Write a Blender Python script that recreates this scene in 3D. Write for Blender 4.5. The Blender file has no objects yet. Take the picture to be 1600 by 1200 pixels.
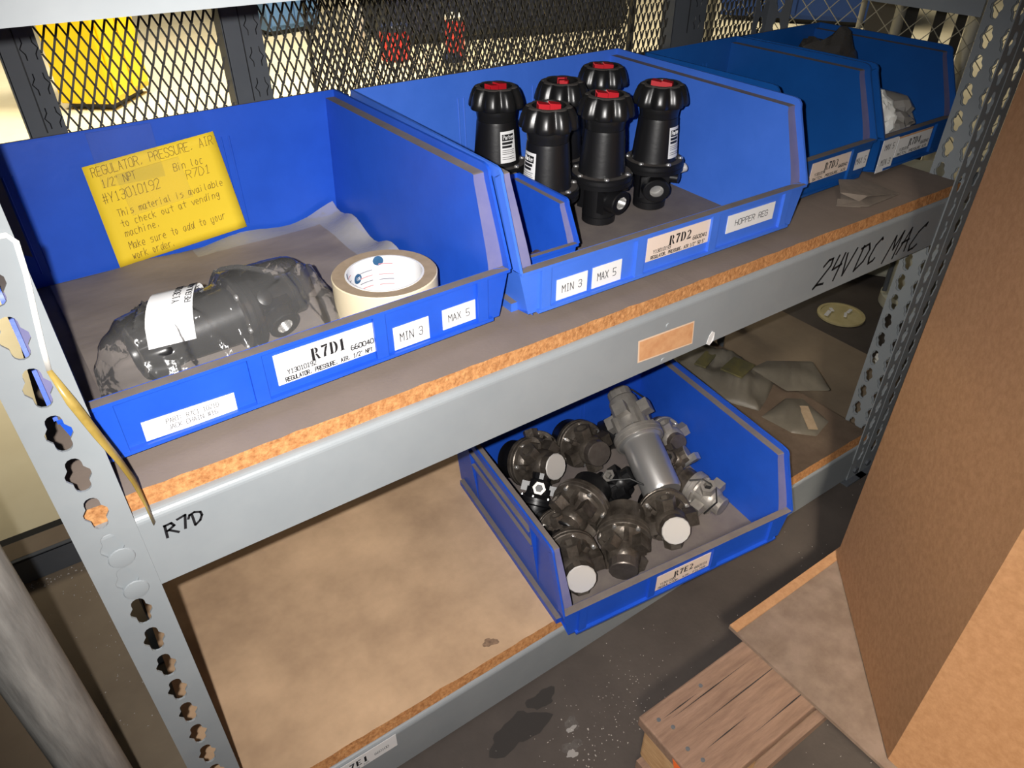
import bpy, bmesh, math, random
from mathutils import Vector, Matrix
random.seed(7)
S = bpy.context.scene
COL = S.collection

# ------------------------------------------------------------------ camera, world, lights, exposure
cam_data = bpy.data.cameras.new('camera')
cam_data.sensor_fit = 'HORIZONTAL'
cam_data.sensor_width = 36.0
cam_data.lens = 25.856
cam_data.clip_start = 0.01
cam_data.clip_end = 60
cam = bpy.data.objects.new('camera', cam_data)
COL.objects.link(cam)
RIGHT = Vector((0.8210, -0.5710, 0.0021))
DOWN = Vector((-0.3329, -0.4817, -0.8106))
FWD = Vector((0.4639, 0.6648, -0.5855))
CAM = Vector((0.1826, -0.4937, 0.4012))
m = Matrix.Identity(4)
for i in range(3):
    m[i][0], m[i][1], m[i][2], m[i][3] = RIGHT[i], -DOWN[i], -FWD[i], CAM[i]
cam.matrix_world = m
S.camera = cam

S.view_settings.view_transform = 'Standard'
S.view_settings.look = 'None'
S.view_settings.gamma = 1.0
S.view_settings.use_curve_mapping = False
S.view_settings.exposure = 0.0

world = bpy.data.worlds.new('world')
S.world = world
world.use_nodes = True
bg = world.node_tree.nodes['Background']
bg.inputs[0].default_value = (0.92, 0.95, 1.0, 1)
bg.inputs[1].default_value = 0.028


def light(name, kind, loc, power, color=(1, 1, 1), size=0.1, target=None):
    d = bpy.data.lights.new(name, kind)
    d.energy = power
    d.color = color
    if kind == 'AREA':
        d.shape = 'SQUARE'
        d.size = size
    else:
        d.shadow_soft_size = size
    o = bpy.data.objects.new(name, d)
    COL.objects.link(o)
    o.location = loc
    if target is not None:
        o.rotation_euler = (Vector(target) - Vector(loc)).to_track_quat('-Z', 'Y').to_euler()
    return o


# the flash of the phone that took the picture, beside its lens
fl = light('camera_flash', 'SPOT', (0.1575, -0.482, 0.412), 50.0, (1.0, 0.965, 0.93), 0.004, Vector((0.1575, -0.482, 0.412)) + FWD)
fl.data.spot_size = math.radians(97)
fl.data.spot_blend = 1.0
# high-bay ceiling lamps of the hall behind the rack
for loc, power, tgt, spread in (((1.9, 2.9, 3.4), 88, (1.5, 3.4, 0), 84), ((4.6, 3.4, 3.4), 50, (4.8, 3.4, 0), 100),
                                ((-0.3, 2.5, 3.2), 36, (-0.1, 2.9, 0), 66)):
    light('high_bay_lamp', 'AREA', loc, power, (1.0, 0.89, 0.68), 1.0, tgt).data.spread = math.radians(spread)
# added fill light with no known source, to brighten the carton side
light('carton_fill_light', 'AREA', (-1.3, -2.1, 2.6), 13, (1.0, 0.86, 0.68), 0.5, (1.02, -0.92, -0.25)).data.spread = math.radians(26)


# ------------------------------------------------------------------ materials
def mat(name, color, rough=0.6, metal=0.0, var=0.0, scale=20.0, color2=None, bump=0.0, bscale=None,
        spec=0.5, stretch=None, lo=0.35, hi=0.65, coat=0.0, detail=5.0, dist=0.002):
    M = bpy.data.materials.new(name)
    M.use_nodes = True
    nt = M.node_tree
    b = nt.nodes['Principled BSDF']
    b.inputs['Base Color'].default_value = (*color, 1)
    b.inputs['Roughness'].default_value = rough
    b.inputs['Metallic'].default_value = metal
    b.inputs['Specular IOR Level'].default_value = spec
    if coat:
        b.inputs['Coat Weight'].default_value = coat
    tc = mp = None

    def coords():
        nonlocal tc, mp
        if tc is None:
            tc = nt.nodes.new('ShaderNodeTexCoord')
            mp = nt.nodes.new('ShaderNodeMapping')
            if stretch:
                mp.inputs['Scale'].default_value = stretch
            nt.links.new(tc.outputs['Object'], mp.inputs[0])
        return mp.outputs[0]
    if color2 is not None:
        n = nt.nodes.new('ShaderNodeTexNoise')
        n.inputs['Scale'].default_value = scale
        n.inputs['Detail'].default_value = detail
        n.inputs['Roughness'].default_value = 0.65
        nt.links.new(coords(), n.inputs['Vector'])
        r = nt.nodes.new('ShaderNodeValToRGB')
        r.color_ramp.elements[0].position = lo
        r.color_ramp.elements[1].position = hi
        r.color_ramp.elements[0].color = (*color, 1)
        r.color_ramp.elements[1].color = (*color2, 1)
        nt.links.new(n.outputs['Fac'], r.inputs[0])
        nt.links.new(r.outputs[0], b.inputs['Base Color'])
    if bump:
        n2 = nt.nodes.new('ShaderNodeTexNoise')
        n2.inputs['Scale'].default_value = bscale or scale * 3
        n2.inputs['Detail'].default_value = 4
        nt.links.new(coords(), n2.inputs['Vector'])
        bp = nt.nodes.new('ShaderNodeBump')
        bp.inputs['Strength'].default_value = bump
        bp.inputs['Distance'].default_value = dist
        nt.links.new(n2.outputs['Fac'], bp.inputs['Height'])
        nt.links.new(bp.outputs[0], b.inputs['Normal'])
    return M


def film_mat(name, tint, haze=0.12, gloss=0.22, rough=0.08, bscale=60, bstr=0.5):
    """thin clear plastic: mostly see-through, a little milky, glossy creases"""
    M = bpy.data.materials.new(name)
    M.use_nodes = True
    nt = M.node_tree
    nt.nodes.clear()
    out = nt.nodes.new('ShaderNodeOutputMaterial')
    tr = nt.nodes.new('ShaderNodeBsdfTransparent')
    tr.inputs[0].default_value = (0.975, 0.975, 0.975, 1)
    df = nt.nodes.new('ShaderNodeBsdfDiffuse')
    df.inputs[0].default_value = (*tint, 1)
    gl = nt.nodes.new('ShaderNodeBsdfGlossy')
    gl.inputs['Roughness'].default_value = rough
    tc = nt.nodes.new('ShaderNodeTexCoord')
    nz = nt.nodes.new('ShaderNodeTexNoise')
    nz.inputs['Scale'].default_value = bscale
    bp = nt.nodes.new('ShaderNodeBump')
    bp.inputs['Strength'].default_value = bstr
    bp.inputs['Distance'].default_value = 0.004
    nt.links.new(tc.outputs['Object'], nz.inputs['Vector'])
    nt.links.new(nz.outputs['Fac'], bp.inputs['Height'])
    nt.links.new(bp.outputs[0], gl.inputs['Normal'])
    m1 = nt.nodes.new('ShaderNodeMixShader')
    m1.inputs[0].default_value = haze
    m2 = nt.nodes.new('ShaderNodeMixShader')
    fr = nt.nodes.new('ShaderNodeFresnel')
    fr.inputs['IOR'].default_value = 1.0 + gloss * 2.2
    nt.links.new(bp.outputs[0], fr.inputs['Normal'])
    nt.links.new(tr.outputs[0], m1.inputs[1])
    nt.links.new(df.outputs[0], m1.inputs[2])
    nt.links.new(fr.outputs[0], m2.inputs[0])
    nt.links.new(m1.outputs[0], m2.inputs[1])
    nt.links.new(gl.outputs[0], m2.inputs[2])
    nt.links.new(m2.outputs[0], out.inputs[0])
    return M


M_BLUE = mat('blue_plastic', (0.012, 0.080, 0.52), 0.40, color2=(0.016, 0.095, 0.59), scale=14, bump=0.05, bscale=180)
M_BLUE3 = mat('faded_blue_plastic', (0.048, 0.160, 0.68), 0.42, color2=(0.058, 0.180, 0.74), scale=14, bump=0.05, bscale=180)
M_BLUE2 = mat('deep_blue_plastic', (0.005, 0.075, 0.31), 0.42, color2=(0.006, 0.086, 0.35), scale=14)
M_DUSTYBLUE = mat('dusty_blue_plastic', (0.15, 0.125, 0.12), 0.9, color2=(0.20, 0.17, 0.15), scale=30, lo=0.3, hi=0.7)
M_DUSTLAV = mat('lightly_dusted_blue_plastic', (0.13, 0.135, 0.30), 0.8, color2=(0.18, 0.175, 0.32), scale=30, lo=0.3, hi=0.7)
M_GREY = mat('grey_enamel', (0.255, 0.28, 0.297), 0.45, color2=(0.285, 0.31, 0.325), scale=9, bump=0.04, bscale=70)
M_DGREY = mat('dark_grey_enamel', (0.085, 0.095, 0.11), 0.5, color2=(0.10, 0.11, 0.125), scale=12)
M_MESH = mat('dark_expanded_steel', (0.045, 0.043, 0.040), 0.55, color2=(0.065, 0.062, 0.055), scale=30)
M_BLACK = mat('black_paint', (0.008, 0.008, 0.009), 0.45)
M_BOARDTOP = mat('dusty_board_top', (0.185, 0.145, 0.118), 0.92, color2=(0.235, 0.185, 0.152), scale=7, bump=0.1, bscale=300, lo=0.3, hi=0.7)
M_BOARDLOW = mat('tan_board_top', (0.37, 0.240, 0.145), 0.9, color2=(0.74, 0.50, 0.305), scale=5, bump=0.1, bscale=300, lo=0.25, hi=0.7)
M_BOARDDARK = mat('dark_brown_board_top', (0.085, 0.058, 0.040), 0.85, color2=(0.16, 0.115, 0.080), scale=9, bump=0.1, bscale=300)
M_CHIP = mat('chipboard_edge', (0.30, 0.115, 0.032), 0.9, color2=(0.60, 0.30, 0.115), scale=190, bump=0.8, bscale=260, lo=0.3, hi=0.7)
M_CARD = mat('brown_cardboard', (0.36, 0.185, 0.085), 0.85, color2=(0.44, 0.24, 0.12), scale=130, bump=0.12, bscale=300)
M_CARDDUST = mat('dusty_cardboard', (0.165, 0.115, 0.085), 0.9, color2=(0.235, 0.172, 0.135), scale=26, bump=0.1, bscale=240)
M_CARDGREY = mat('grey_card', (0.17, 0.14, 0.115), 0.9, color2=(0.23, 0.19, 0.155), scale=40)
M_WOOD = mat('pallet_wood', (0.19, 0.115, 0.078), 0.85, color2=(0.29, 0.185, 0.132), scale=16, stretch=(1.2, 9, 9), bump=0.35, bscale=60, lo=0.3, hi=0.72)
M_WOODEND = mat('pallet_end_grain', (0.42, 0.24, 0.11), 0.85, color2=(0.56, 0.36, 0.19), scale=24, stretch=(2, 2, 12), bump=0.3)
M_ORANGE = mat('orange_spray_paint', (0.85, 0.16, 0.03), 0.6)
M_FLOORDARK = mat('dark_stained_concrete', (0.050, 0.040, 0.035), 0.75, color2=(0.095, 0.078, 0.067), scale=5, bump=0.2, bscale=140, lo=0.3, hi=0.75)
M_FLOORTAN = mat('dusty_concrete', (0.19, 0.142, 0.098), 0.85, color2=(0.31, 0.245, 0.17), scale=3.2, bump=0.2, bscale=120, lo=0.3, hi=0.72)
M_FLOORPALE = mat('pale_concrete', (0.62, 0.55, 0.38), 0.8, color2=(0.74, 0.68, 0.50), scale=1.5, bump=0.1, bscale=80)
M_BLKPL = mat('black_plastic', (0.010, 0.010, 0.0105), 0.32, spec=0.5)
M_BLKMET = mat('black_painted_metal', (0.0075, 0.0075, 0.0085), 0.38, bump=0.05, bscale=200)
M_BLKDUST = mat('dusty_black', (0.045, 0.040, 0.036), 0.8, color2=(0.07, 0.06, 0.055), scale=60)
M_STAIN = mat('oil_stain', (0.036, 0.031, 0.028), 0.6)
M_SCUFF = mat('pale_scuff', (0.34, 0.32, 0.30), 0.8)
M_SCUFF2 = mat('faint_scuff', (0.13, 0.115, 0.105), 0.8, color2=(0.08, 0.068, 0.06), scale=120)
M_WOODSTAIN = mat('brown_spot', (0.17, 0.105, 0.065), 0.8, color2=(0.33, 0.21, 0.13), scale=150)
M_RED = mat('red_plastic', (0.50, 0.012, 0.022), 0.4)
M_STEEL = mat('bright_steel', (0.72, 0.71, 0.69), 0.30, metal=0.8)
M_ALU = mat('cast_aluminium', (0.33, 0.31, 0.285), 0.46, metal=0.55, color2=(0.44, 0.415, 0.385), scale=45, bump=0.2, bscale=240)
M_DKALU = mat('oily_cast_metal', (0.060, 0.049, 0.040), 0.34, metal=0.5, color2=(0.17, 0.145, 0.12), scale=40, bump=0.25, bscale=200)
M_CHROME = mat('polished_zinc', (0.58, 0.575, 0.57), 0.30, metal=0.75)
M_CAPWHITE = mat('brushed_bare_aluminium', (0.74, 0.71, 0.67), 0.55, metal=0.35, color2=(0.62, 0.59, 0.55), scale=50, lo=0.6, hi=0.8)
M_CAPDARK = mat('oily_brown_metal', (0.15, 0.125, 0.11), 0.45, metal=0.7, color2=(0.22, 0.19, 0.17), scale=50)
M_TAPE = mat('cream_masking_tape', (0.74, 0.63, 0.43), 0.6, color2=(0.78, 0.67, 0.47), scale=8)
M_TAPESIDE = mat('dusty_tape_side', (0.34, 0.255, 0.165), 0.8, color2=(0.40, 0.30, 0.20), scale=90)
M_WHITE = mat('white_paper', (0.80, 0.80, 0.80), 0.6)
M_CREAMLBL = mat('cream_label', (0.80, 0.66, 0.56), 0.6)
M_INK = mat('black_ink', (0.010, 0.010, 0.012), 0.55)
M_GREYINK = mat('grey_ink', (0.22, 0.22, 0.26), 0.6)
M_PINKINK = mat('pink_ink', (0.62, 0.26, 0.28), 0.6)
M_NAVYINK = mat('navy_print', (0.02, 0.09, 0.20), 0.6)
M_YELLOW = mat('yellow_card', (0.86, 0.60, 0.022), 0.7, color2=(0.90, 0.64, 0.03), scale=6)
M_PENCIL = mat('brown_pen', (0.20, 0.12, 0.015), 0.7)
M_STRAP = mat('yellowed_strap', (0.25, 0.17, 0.035), 0.3, color2=(0.40, 0.29, 0.08), scale=30)
M_TAGBASE = mat('orange_tag', (0.62, 0.30, 0.135), 0.7, color2=(0.72, 0.40, 0.20), scale=60)
M_TAGEDGE = mat('pale_tag_edge', (0.78, 0.58, 0.42), 0.7)
M_FILM = film_mat('clear_film', (0.75, 0.74, 0.72), 0.075, 0.17)
M_FILMTAPE = film_mat('clear_tape', (0.8, 0.8, 0.8), 0.015, 0.08, 0.12, 12, 0.12)
M_FILMGREY = film_mat('grey_dusty_film', (0.42, 0.40, 0.37), 0.55, 0.14, 0.2, 40, 0.5)
M_FILMWHITE = film_mat('milky_film', (0.72, 0.70, 0.68), 0.45, 0.14, 0.25, 80, 0.6)
M_FILMBLACK = film_mat('smoky_film', (0.07, 0.065, 0.06), 0.72, 0.2, 0.12, 60, 0.5)
M_LINER = mat('dusty_grey_liner', (0.20, 0.165, 0.145), 0.85, color2=(0.30, 0.255, 0.225), scale=9, bump=0.35, bscale=30, lo=0.28, hi=0.72, stretch=(0.7, 1.8, 1))
M_BAGCLOTH = mat('dusty_poly_pouch', (0.12, 0.107, 0.085), 0.5, color2=(0.17, 0.153, 0.123), scale=14, bump=0.25, bscale=50)
M_KHAKI = mat('khaki_packing', (0.15, 0.13, 0.045), 0.7, color2=(0.09, 0.085, 0.045), scale=40)
M_PIPE = mat('weathered_galvanised', (0.19, 0.185, 0.175), 0.55, color2=(0.42, 0.41, 0.385), scale=22, bump=0.15, bscale=120, stretch=(3, 3, 0.35), lo=0.32, hi=0.68)
M_CABYEL = mat('yellow_enamel', (0.90, 0.62, 0.0), 0.4)
M_FARBLUE = mat('light_blue_enamel', (0.12, 0.26, 0.55), 0.5)
M_FARNAVY = mat('navy_enamel', (0.012, 0.02, 0.06), 0.5)
M_ROYAL = mat('royal_blue_enamel', (0.015, 0.075, 0.36), 0.5)
M_FARRED = mat('red_enamel', (0.75, 0.05, 0.05), 0.4)
M_FARWHITE = mat('white_enamel', (0.80, 0.80, 0.76), 0.5)
M_FARDARK = mat('charcoal_enamel', (0.03, 0.03, 0.032), 0.6)
M_FARGREY = mat('grey_brown_enamel', (0.14, 0.13, 0.115), 0.6)
M_PALEPOLE = mat('pale_galvanised', (0.48, 0.48, 0.45), 0.5, metal=0.2)
M_CREAMPL = mat('cream_plastic', (0.50, 0.50, 0.40), 0.5, color2=(0.56, 0.55, 0.45), scale=6)
M_LID = mat('yellowed_lid', (0.50, 0.42, 0.20), 0.6, color2=(0.60, 0.52, 0.28), scale=20)
M_WALL = mat('hall_wall', (0.55, 0.52, 0.45), 0.9)
M_BRASS = mat('brown_bronze', (0.16, 0.10, 0.06), 0.5, metal=0.5)
M_CRUMB = mat('white_crumbs', (0.50, 0.46, 0.42), 0.8)
M_RUBBER = mat('black_rubber', (0.010, 0.010, 0.010), 0.5)


# ------------------------------------------------------------------ mesh builder
class MB:
    def __init__(self):
        self.v, self.f, self.mi, self.sm = [], [], [], []
        self.M = Matrix.Identity(4)

    def add(self, pts):
        n = len(self.v)
        self.v += [tuple(self.M @ Vector(p)) for p in pts]
        return n

    def face(self, idx, mi=0, sm=False):
        self.f.append(tuple(idx)); self.mi.append(mi); self.sm.append(sm)

    def poly(self, pts, mi=0):
        n = self.add(pts)
        self.face(range(n, n + len(pts)), mi)

    def strip(self, A, B, mi=0, sm=False):
        n = self.add(A); k = self.add(B)
        for i in range(len(A) - 1):
            self.face((n + i, n + i + 1, k + i + 1, k + i), mi, sm)

    def box(self, x0, x1, y0, y1, z0, z1, mi=0, top=None, bottom=None):
        n = self.add([(x0, y0, z0), (x1, y0, z0), (x1, y1, z0), (x0, y1, z0),
                      (x0, y0, z1), (x1, y0, z1), (x1, y1, z1), (x0, y1, z1)])
        for q, k in (((0, 3, 2, 1), mi if bottom is None else bottom), ((4, 5, 6, 7), mi if top is None else top),
                     ((0, 1, 5, 4), mi), ((1, 2, 6, 5), mi), ((2, 3, 7, 6), mi), ((3, 0, 4, 7), mi)):
            self.face([n + i for i in q], k)

    def prism(self, poly, z0, z1, mi=0, cap=None, sm=False):
        """poly: list of (x, y); extruded along local z"""
        N = len(poly)
        a = self.add([(p[0], p[1], z0) for p in poly]); b = self.add([(p[0], p[1], z1) for p in poly])
        for i in range(N):
            j = (i + 1) % N
            self.face((a + i, a + j, b + j, b + i), mi, sm)
        c = mi if cap is None else cap
        self.face(range(b, b + N), c)
        self.face(range(a + N - 1, a - 1, -1), c)

    def lathe(self, prof, seg=32, mi=0, caps=(True, True), mis=None, fn=None):
        """prof: list of (r, z), around local z"""
        rings = []
        for r, z in prof:
            pts = []
            for i in range(seg):
                t = 2 * math.pi * i / seg
                rr = r if fn is None else fn(r, z, t)
                pts.append((rr * math.cos(t), rr * math.sin(t), z))
            rings.append(self.add(pts))
        for k in range(len(rings) - 1):
            mm = mi if mis is None else mis[k]
            a, b = rings[k], rings[k + 1]
            for i in range(seg):
                j = (i + 1) % seg
                self.face((a + i, a + j, b + j, b + i), mm, True)
        if caps[0]:
            self.face(range(rings[0] + seg - 1, rings[0] - 1, -1), mi if mis is None else mis[0])
        if caps[1]:
            self.face(range(rings[-1], rings[-1] + seg), mi if mis is None else mis[-1])

    def tube(self, path, r, seg=10, mi=0):
        P = [Vector(p) for p in path]
        rings = []
        up = Vector((0.123, 0.31, 0.94))
        for i, p in enumerate(P):
            t = (P[min(i + 1, len(P) - 1)] - P[max(i - 1, 0)]).normalized()
            a = t.cross(up)
            if a.length < 1e-3:
                a = t.cross(Vector((1, 0, 0)))
            a.normalize(); b = t.cross(a)
            rr = r[i] if isinstance(r, (list, tuple)) else r
            rings.append(self.add([tuple(p + rr * (math.cos(q) * a + math.sin(q) * b)) for q in
                                   [2 * math.pi * k / seg for k in range(seg)]]))
        for k in range(len(rings) - 1):
            a, b = rings[k], rings[k + 1]
            for i in range(seg):
                j = (i + 1) % seg
                self.face((a + i, a + j, b + j, b + i), mi, True)
        self.face(range(rings[0], rings[0] + seg), mi)
        self.face(range(rings[-1], rings[-1] + seg), mi)

    def build(self, name, mats, parent=None, loc=None, rot=None, angle=35, solid=None, bevel=None, recalc=True, flat=False):
        me = bpy.data.meshes.new(name)
        me.from_pydata(self.v, [], self.f)
        if not isinstance(mats, (list, tuple)):
            mats = [mats]
        for q in mats:
            me.materials.append(q)
        for p, k, s in zip(me.polygons, self.mi, self.sm):
            p.material_index = k
            p.use_smooth = s
        if recalc:
            b = bmesh.new(); b.from_mesh(me)
            bmesh.ops.remove_doubles(b, verts=b.verts, dist=1e-6)
            bmesh.ops.recalc_face_normals(b, faces=b.faces)
            b.to_mesh(me); b.free()
        if any(self.sm) and not flat:
            me.set_sharp_from_angle(angle=math.radians(angle))
        o = bpy.data.objects.new(name, me)
        COL.objects.link(o)
        if parent is not None:
            o.parent = parent
        if loc is not None:
            o.location = loc
        if rot is not None:
            o.rotation_euler = rot
        if solid:
            s = o.modifiers.new('solidify', 'SOLIDIFY'); s.thickness = solid; s.offset = 0
        if bevel:
            s = o.modifiers.new('bevel', 'BEVEL'); s.width = bevel; s.segments = 2; s.limit_method = 'ANGLE'
            s.angle_limit = math.radians(40)
        return o


def tag(o, label=None, cat=None, group=None, kind=None):
    if label: o['label'] = label
    if cat: o['category'] = cat
    if group: o['group'] = group
    if kind: o['kind'] = kind
    return o


def thing(name, label, cat, loc=(0, 0, 0), rot=(0, 0, 0), group=None):
    o = bpy.data.objects.new(name, None)
    o.empty_display_size = 0.02
    COL.objects.link(o)
    o.location = loc
    o.rotation_euler = rot
    return tag(o, label, cat, group)


def copy_tree(o, parent=None):
    c = o.copy(); COL.objects.link(c)
    if parent is not None:
        c.parent = parent
    for ch in list(o.children):
        copy_tree(ch, c)
    return c


def circle(r, n=24, cx=0, cy=0, a0=0):
    return [(cx + r * math.cos(a0 + 2 * math.pi * i / n), cy + r * math.sin(a0 + 2 * math.pi * i / n)) for i in range(n)]


# ------------------------------------------------------------------ lettering: a single-stroke alphabet on a 4 x 6 grid
G = {
 'A': ['00 26 40', '12 32'], 'B': ['00 06 36 45 44 33 03', '33 42 41 30 00'], 'C': ['45 36 16 05 01 10 30 41'],
 'D': ['00 06 26 44 42 20 00'], 'E': ['40 00 06 46', '03 33'], 'F': ['00 06 46', '03 33'], 'G': ['45 36 16 05 01 10 30 41 43 23'],
 'H': ['00 06', '40 46', '03 43'], 'I': ['10 30', '20 26', '16 36'], 'J': ['01 10 30 41 46'], 'K': ['00 06', '46 02', '13 40'],
 'L': ['06 00 40'], 'M': ['00 06 23 46 40'], 'N': ['00 06 40 46'], 'O': ['10 01 05 16 36 45 41 30 10'], 'P': ['00 06 36 45 44 33 03'],
 'Q': ['10 01 05 16 36 45 41 30 10', '22 40'], 'R': ['00 06 36 45 44 33 03', '23 40'], 'S': ['45 36 16 05 04 13 33 42 41 30 10 01'],
 'T': ['06 46', '26 20'], 'U': ['06 01 10 30 41 46'], 'V': ['06 20 46'], 'W': ['06 10 24 30 46'], 'X': ['00 46', '06 40'],
 'Y': ['06 23 46', '23 20'], 'Z': ['06 46 00 40'],
 '0': ['10 01 05 16 36 45 41 30 10'], '1': ['15 26 20', '10 30'], '2': ['05 16 36 45 44 00 40'], '3': ['05 16 36 45 44 33 13', '33 42 41 30 10 01'],
 '4': ['30 36 02 42'], '5': ['46 06 03 33 42 41 30 00'], '6': ['36 16 04 01 10 30 41 42 33 03'], '7': ['06 46 10'],
 '8': ['13 04 05 16 36 45 44 33 13 02 01 10 30 41 42 33'], '9': ['43 13 04 05 16 36 45 42 30 10'],
 ',': ['21 10'], '.': ['10 11'], '/': ['00 46'], '"': ['16 15', '36 35'], '#': ['10 16', '30 36', '02 42', '04 44'], ':': ['11 12', '14 15'], '-': ['13 33'],
 'a': ['34 14 03 01 10 20 33', '34 31 40'], 'b': ['06 00', '02 14 34 42 30 10 01'], 'c': ['34 14 02 10 30'], 'd': ['34 14 02 10 20 33', '46 31 40'],
 'e': ['02 32 33 24 14 02 10 30'], 'g': ['34 14 03 11 21 33', '34 3a 2b 0a'], 'h': ['06 00', '02 14 24 33 30'], 'i': ['14 10', '15 16'],
 'k': ['06 00', '34 02 30'], 'l': ['16 11 20'], 'm': ['00 04', '03 14 23 20', '23 34 43 40'], 'n': ['00 04', '03 14 24 33 30'],
 'o': ['10 02 14 24 32 20 10'], 'r': ['00 04', '02 14 34'], 's': ['34 14 03 32 31 20 00'], 't': ['26 21 30', '04 44'], 'u': ['04 01 10 20 31', '34 30'],
 'v': ['04 20 44'], 'w': ['04 10 23 30 44'], 'y': ['04 01 10 30', '34 3a 2b 0a'], 'P_': ['00 06 36 45 44 33 03'], 'p': ['04 0b', '03 14 34 42 30 10 01'],
}


def _pt(s):
    y = {'a': -1.0, 'b': -2.0}.get(s[1])
    return (int(s[0]), int(s[1]) if y is None else y)


def strokes(text, h, adv=1.0, slant=0.0, jit=0.0):
    """polylines in (x, z), baseline at 0; returns (lines, width)"""
    out = []; u = h / 6.0; x = 0.0
    for ch in text:
        if ch in G:
            for ln in G[ch]:
                P = []
                for s in ln.split():
                    a, b = _pt(s)
                    px = (a + random.uniform(-jit, jit)) * u * 0.86
                    pz = (b + random.uniform(-jit, jit)) * u
                    P.append((x + px + slant * pz, pz))
                out.append(P)
        x += 5.2 * u * 0.86 * adv
    return out, x


def ribbon(mb, lines, w, ox, oz, y, mi=0, rot=0.0, sx=1.0):
    """thin raised strokes in the local xz plane facing -y"""
    c, s = math.cos(rot), math.sin(rot)
    for L in lines:
        Q = []
        for a, b in L:
            a *= sx
            Q.append(Vector((ox + a * c - b * s, oz + a * s + b * c)))
        for i in range(len(Q) - 1):
            d = Q[i + 1] - Q[i]
            if d.length < 1e-7:
                continue
            d.normalize(); n = Vector((-d.y, d.x)) * w / 2; e = d * w * 0.35
            p = [Q[i] - e - n, Q[i + 1] + e - n, Q[i + 1] + e + n, Q[i] - e + n]
            mb.poly([(q.x, y, q.y) for q in p], mi)


def write(mb, text, h, ox, oz, y, w=None, mi=0, fit=None, slant=0.0, rot=0.0, jit=0.0, adv=1.0):
    L, wid = strokes(text, h, adv, slant, jit)
    sx = 1.0 if fit is None else fit / max(wid - 0.15 * h, 1e-6)
    ribbon(mb, L, w or h * 0.11, ox, oz, y, mi, rot, sx)


# heavy stencil characters as filled shapes on a unit-height grid (x, z)
def arc(cx, cz, rx, rz, a0, a1, n=8):
    return [(cx + rx * math.cos(math.radians(a0 + (a1 - a0) * i / n)), cz + rz * math.sin(math.radians(a0 + (a1 - a0) * i / n))) for i in range(n + 1)]


def ring(cx, cz, rx, rz, t, tz, a0, a1):
    return arc(cx, cz, rx, rz, a0, a1) + arc(cx, cz, rx - t, rz - tz, a1, a0)


ST = {
 'R': [[(0.0, 0), (0.30, 0), (0.30, 1), (0.0, 1)], [(-.06, 0), (.34, 0), (.34, .08), (-.06, .08)], ring(.36, .75, .36, .25, .26, .07, -90, 90),
       [(.38, .46), (.56, .50), (.80, .12), (.92, .0), (.62, 0)]],
 '7': [[(.05, 1), (.75, 1), (.75, .86), (.12, .80)], [(.46, .80), (.76, .86), (.52, .35), (.48, 0), (.20, 0), (.26, .30)]],
 'D': [[(0, 0), (.28, 0), (.28, 1), (0, 1)], [(-.06, 0), (.30, 0), (.30, .08), (-.06, .08)], ring(.36, .5, .46, .5, .28, .08, -90, 90)],
 '1': [[(.14, 0), (.44, 0), (.44, 1), (.14, .94)], [(.06, 0), (.52, 0), (.52, .07), (.06, .07)]],
 '2': [ring(.36, .70, .36, .30, .24, .08, 160, -30), [(.44, .58), (.68, .56), (.34, .20), (.06, .10)], [(.02, 0), (.72, 0), (.76, .22), (.06, .10)]],
 '3': [ring(.34, .74, .34, .26, .22, .07, 150, -70), ring(.34, .27, .38, .27, .24, .07, 80, -150)],
 '4': [[(.38, 0), (.66, 0), (.66, 1), (.38, .92)], [(0, .22), (.34, .22), (.34, .32), (.12, .32), (.34, .70), (.34, .88)], [(.70, .22), (.82, .22), (.82, .32), (.70, .32)]],
 'E': [[(0, 0), (.28, 0), (.28, 1), (0, 1)], [(.32, .86), (.66, .86), (.70, 1), (.32, 1)], [(.32, .45), (.58, .45), (.58, .56), (.32, .56)], [(.32, 0), (.70, 0), (.70, .2), (.32, .12)]],
}


def stencil(mb, text, h, ox, oz, y, wid, mi=0):
    adv = wid / len(text)
    for i, ch in enumerate(text):
        for P in ST[ch]:
            mb.poly([(ox + i * adv + a * adv * 1.02, y, oz + b * h) for a, b in P], mi)


def plate(mb, x0, x1, z0, z1, y, t=0.0004, mi=0):
    mb.box(x0, x1, y - t, y, z0, z1, mi)


# ------------------------------------------------------------------ the setting: floor and hall wall
FZ = -0.592
mb = MB()
mb.poly([(-4, -3, FZ), (6, -3, FZ), (6, 0.03, FZ), (-4, 0.03, FZ)], 0)
mb.poly([(-4, 0.03, FZ), (1.755, 0.03, FZ), (1.755, 0.70, FZ), (-4, 0.70, FZ)], 1)
mb.poly([(1.755, 0.03, FZ), (6, 0.03, FZ), (6, 0.70, FZ), (1.755, 0.70, FZ)], 0)
mb.poly([(-4, 0.70, FZ), (12, 0.70, FZ), (12, 9, FZ), (-4, 9, FZ)], 2)


def blob(mb, x, y, rx, ry, mi, seed, z=FZ + .0004, n=26):
    rn = random.Random(seed)
    ph = [rn.uniform(0, 6.28) for _ in range(4)]
    P = []
    for k in range(n):
        t = 2 * math.pi * k / n
        q = 1 + .22 * math.sin(2 * t + ph[0]) + .16 * math.sin(3 * t + ph[1]) + .10 * math.sin(5 * t + ph[2]) + .07 * math.sin(9 * t + ph[3])
        P.append((x + rx * q * math.cos(t), y + ry * q * math.sin(t), z))
    mb.poly(P, mi)


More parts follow.
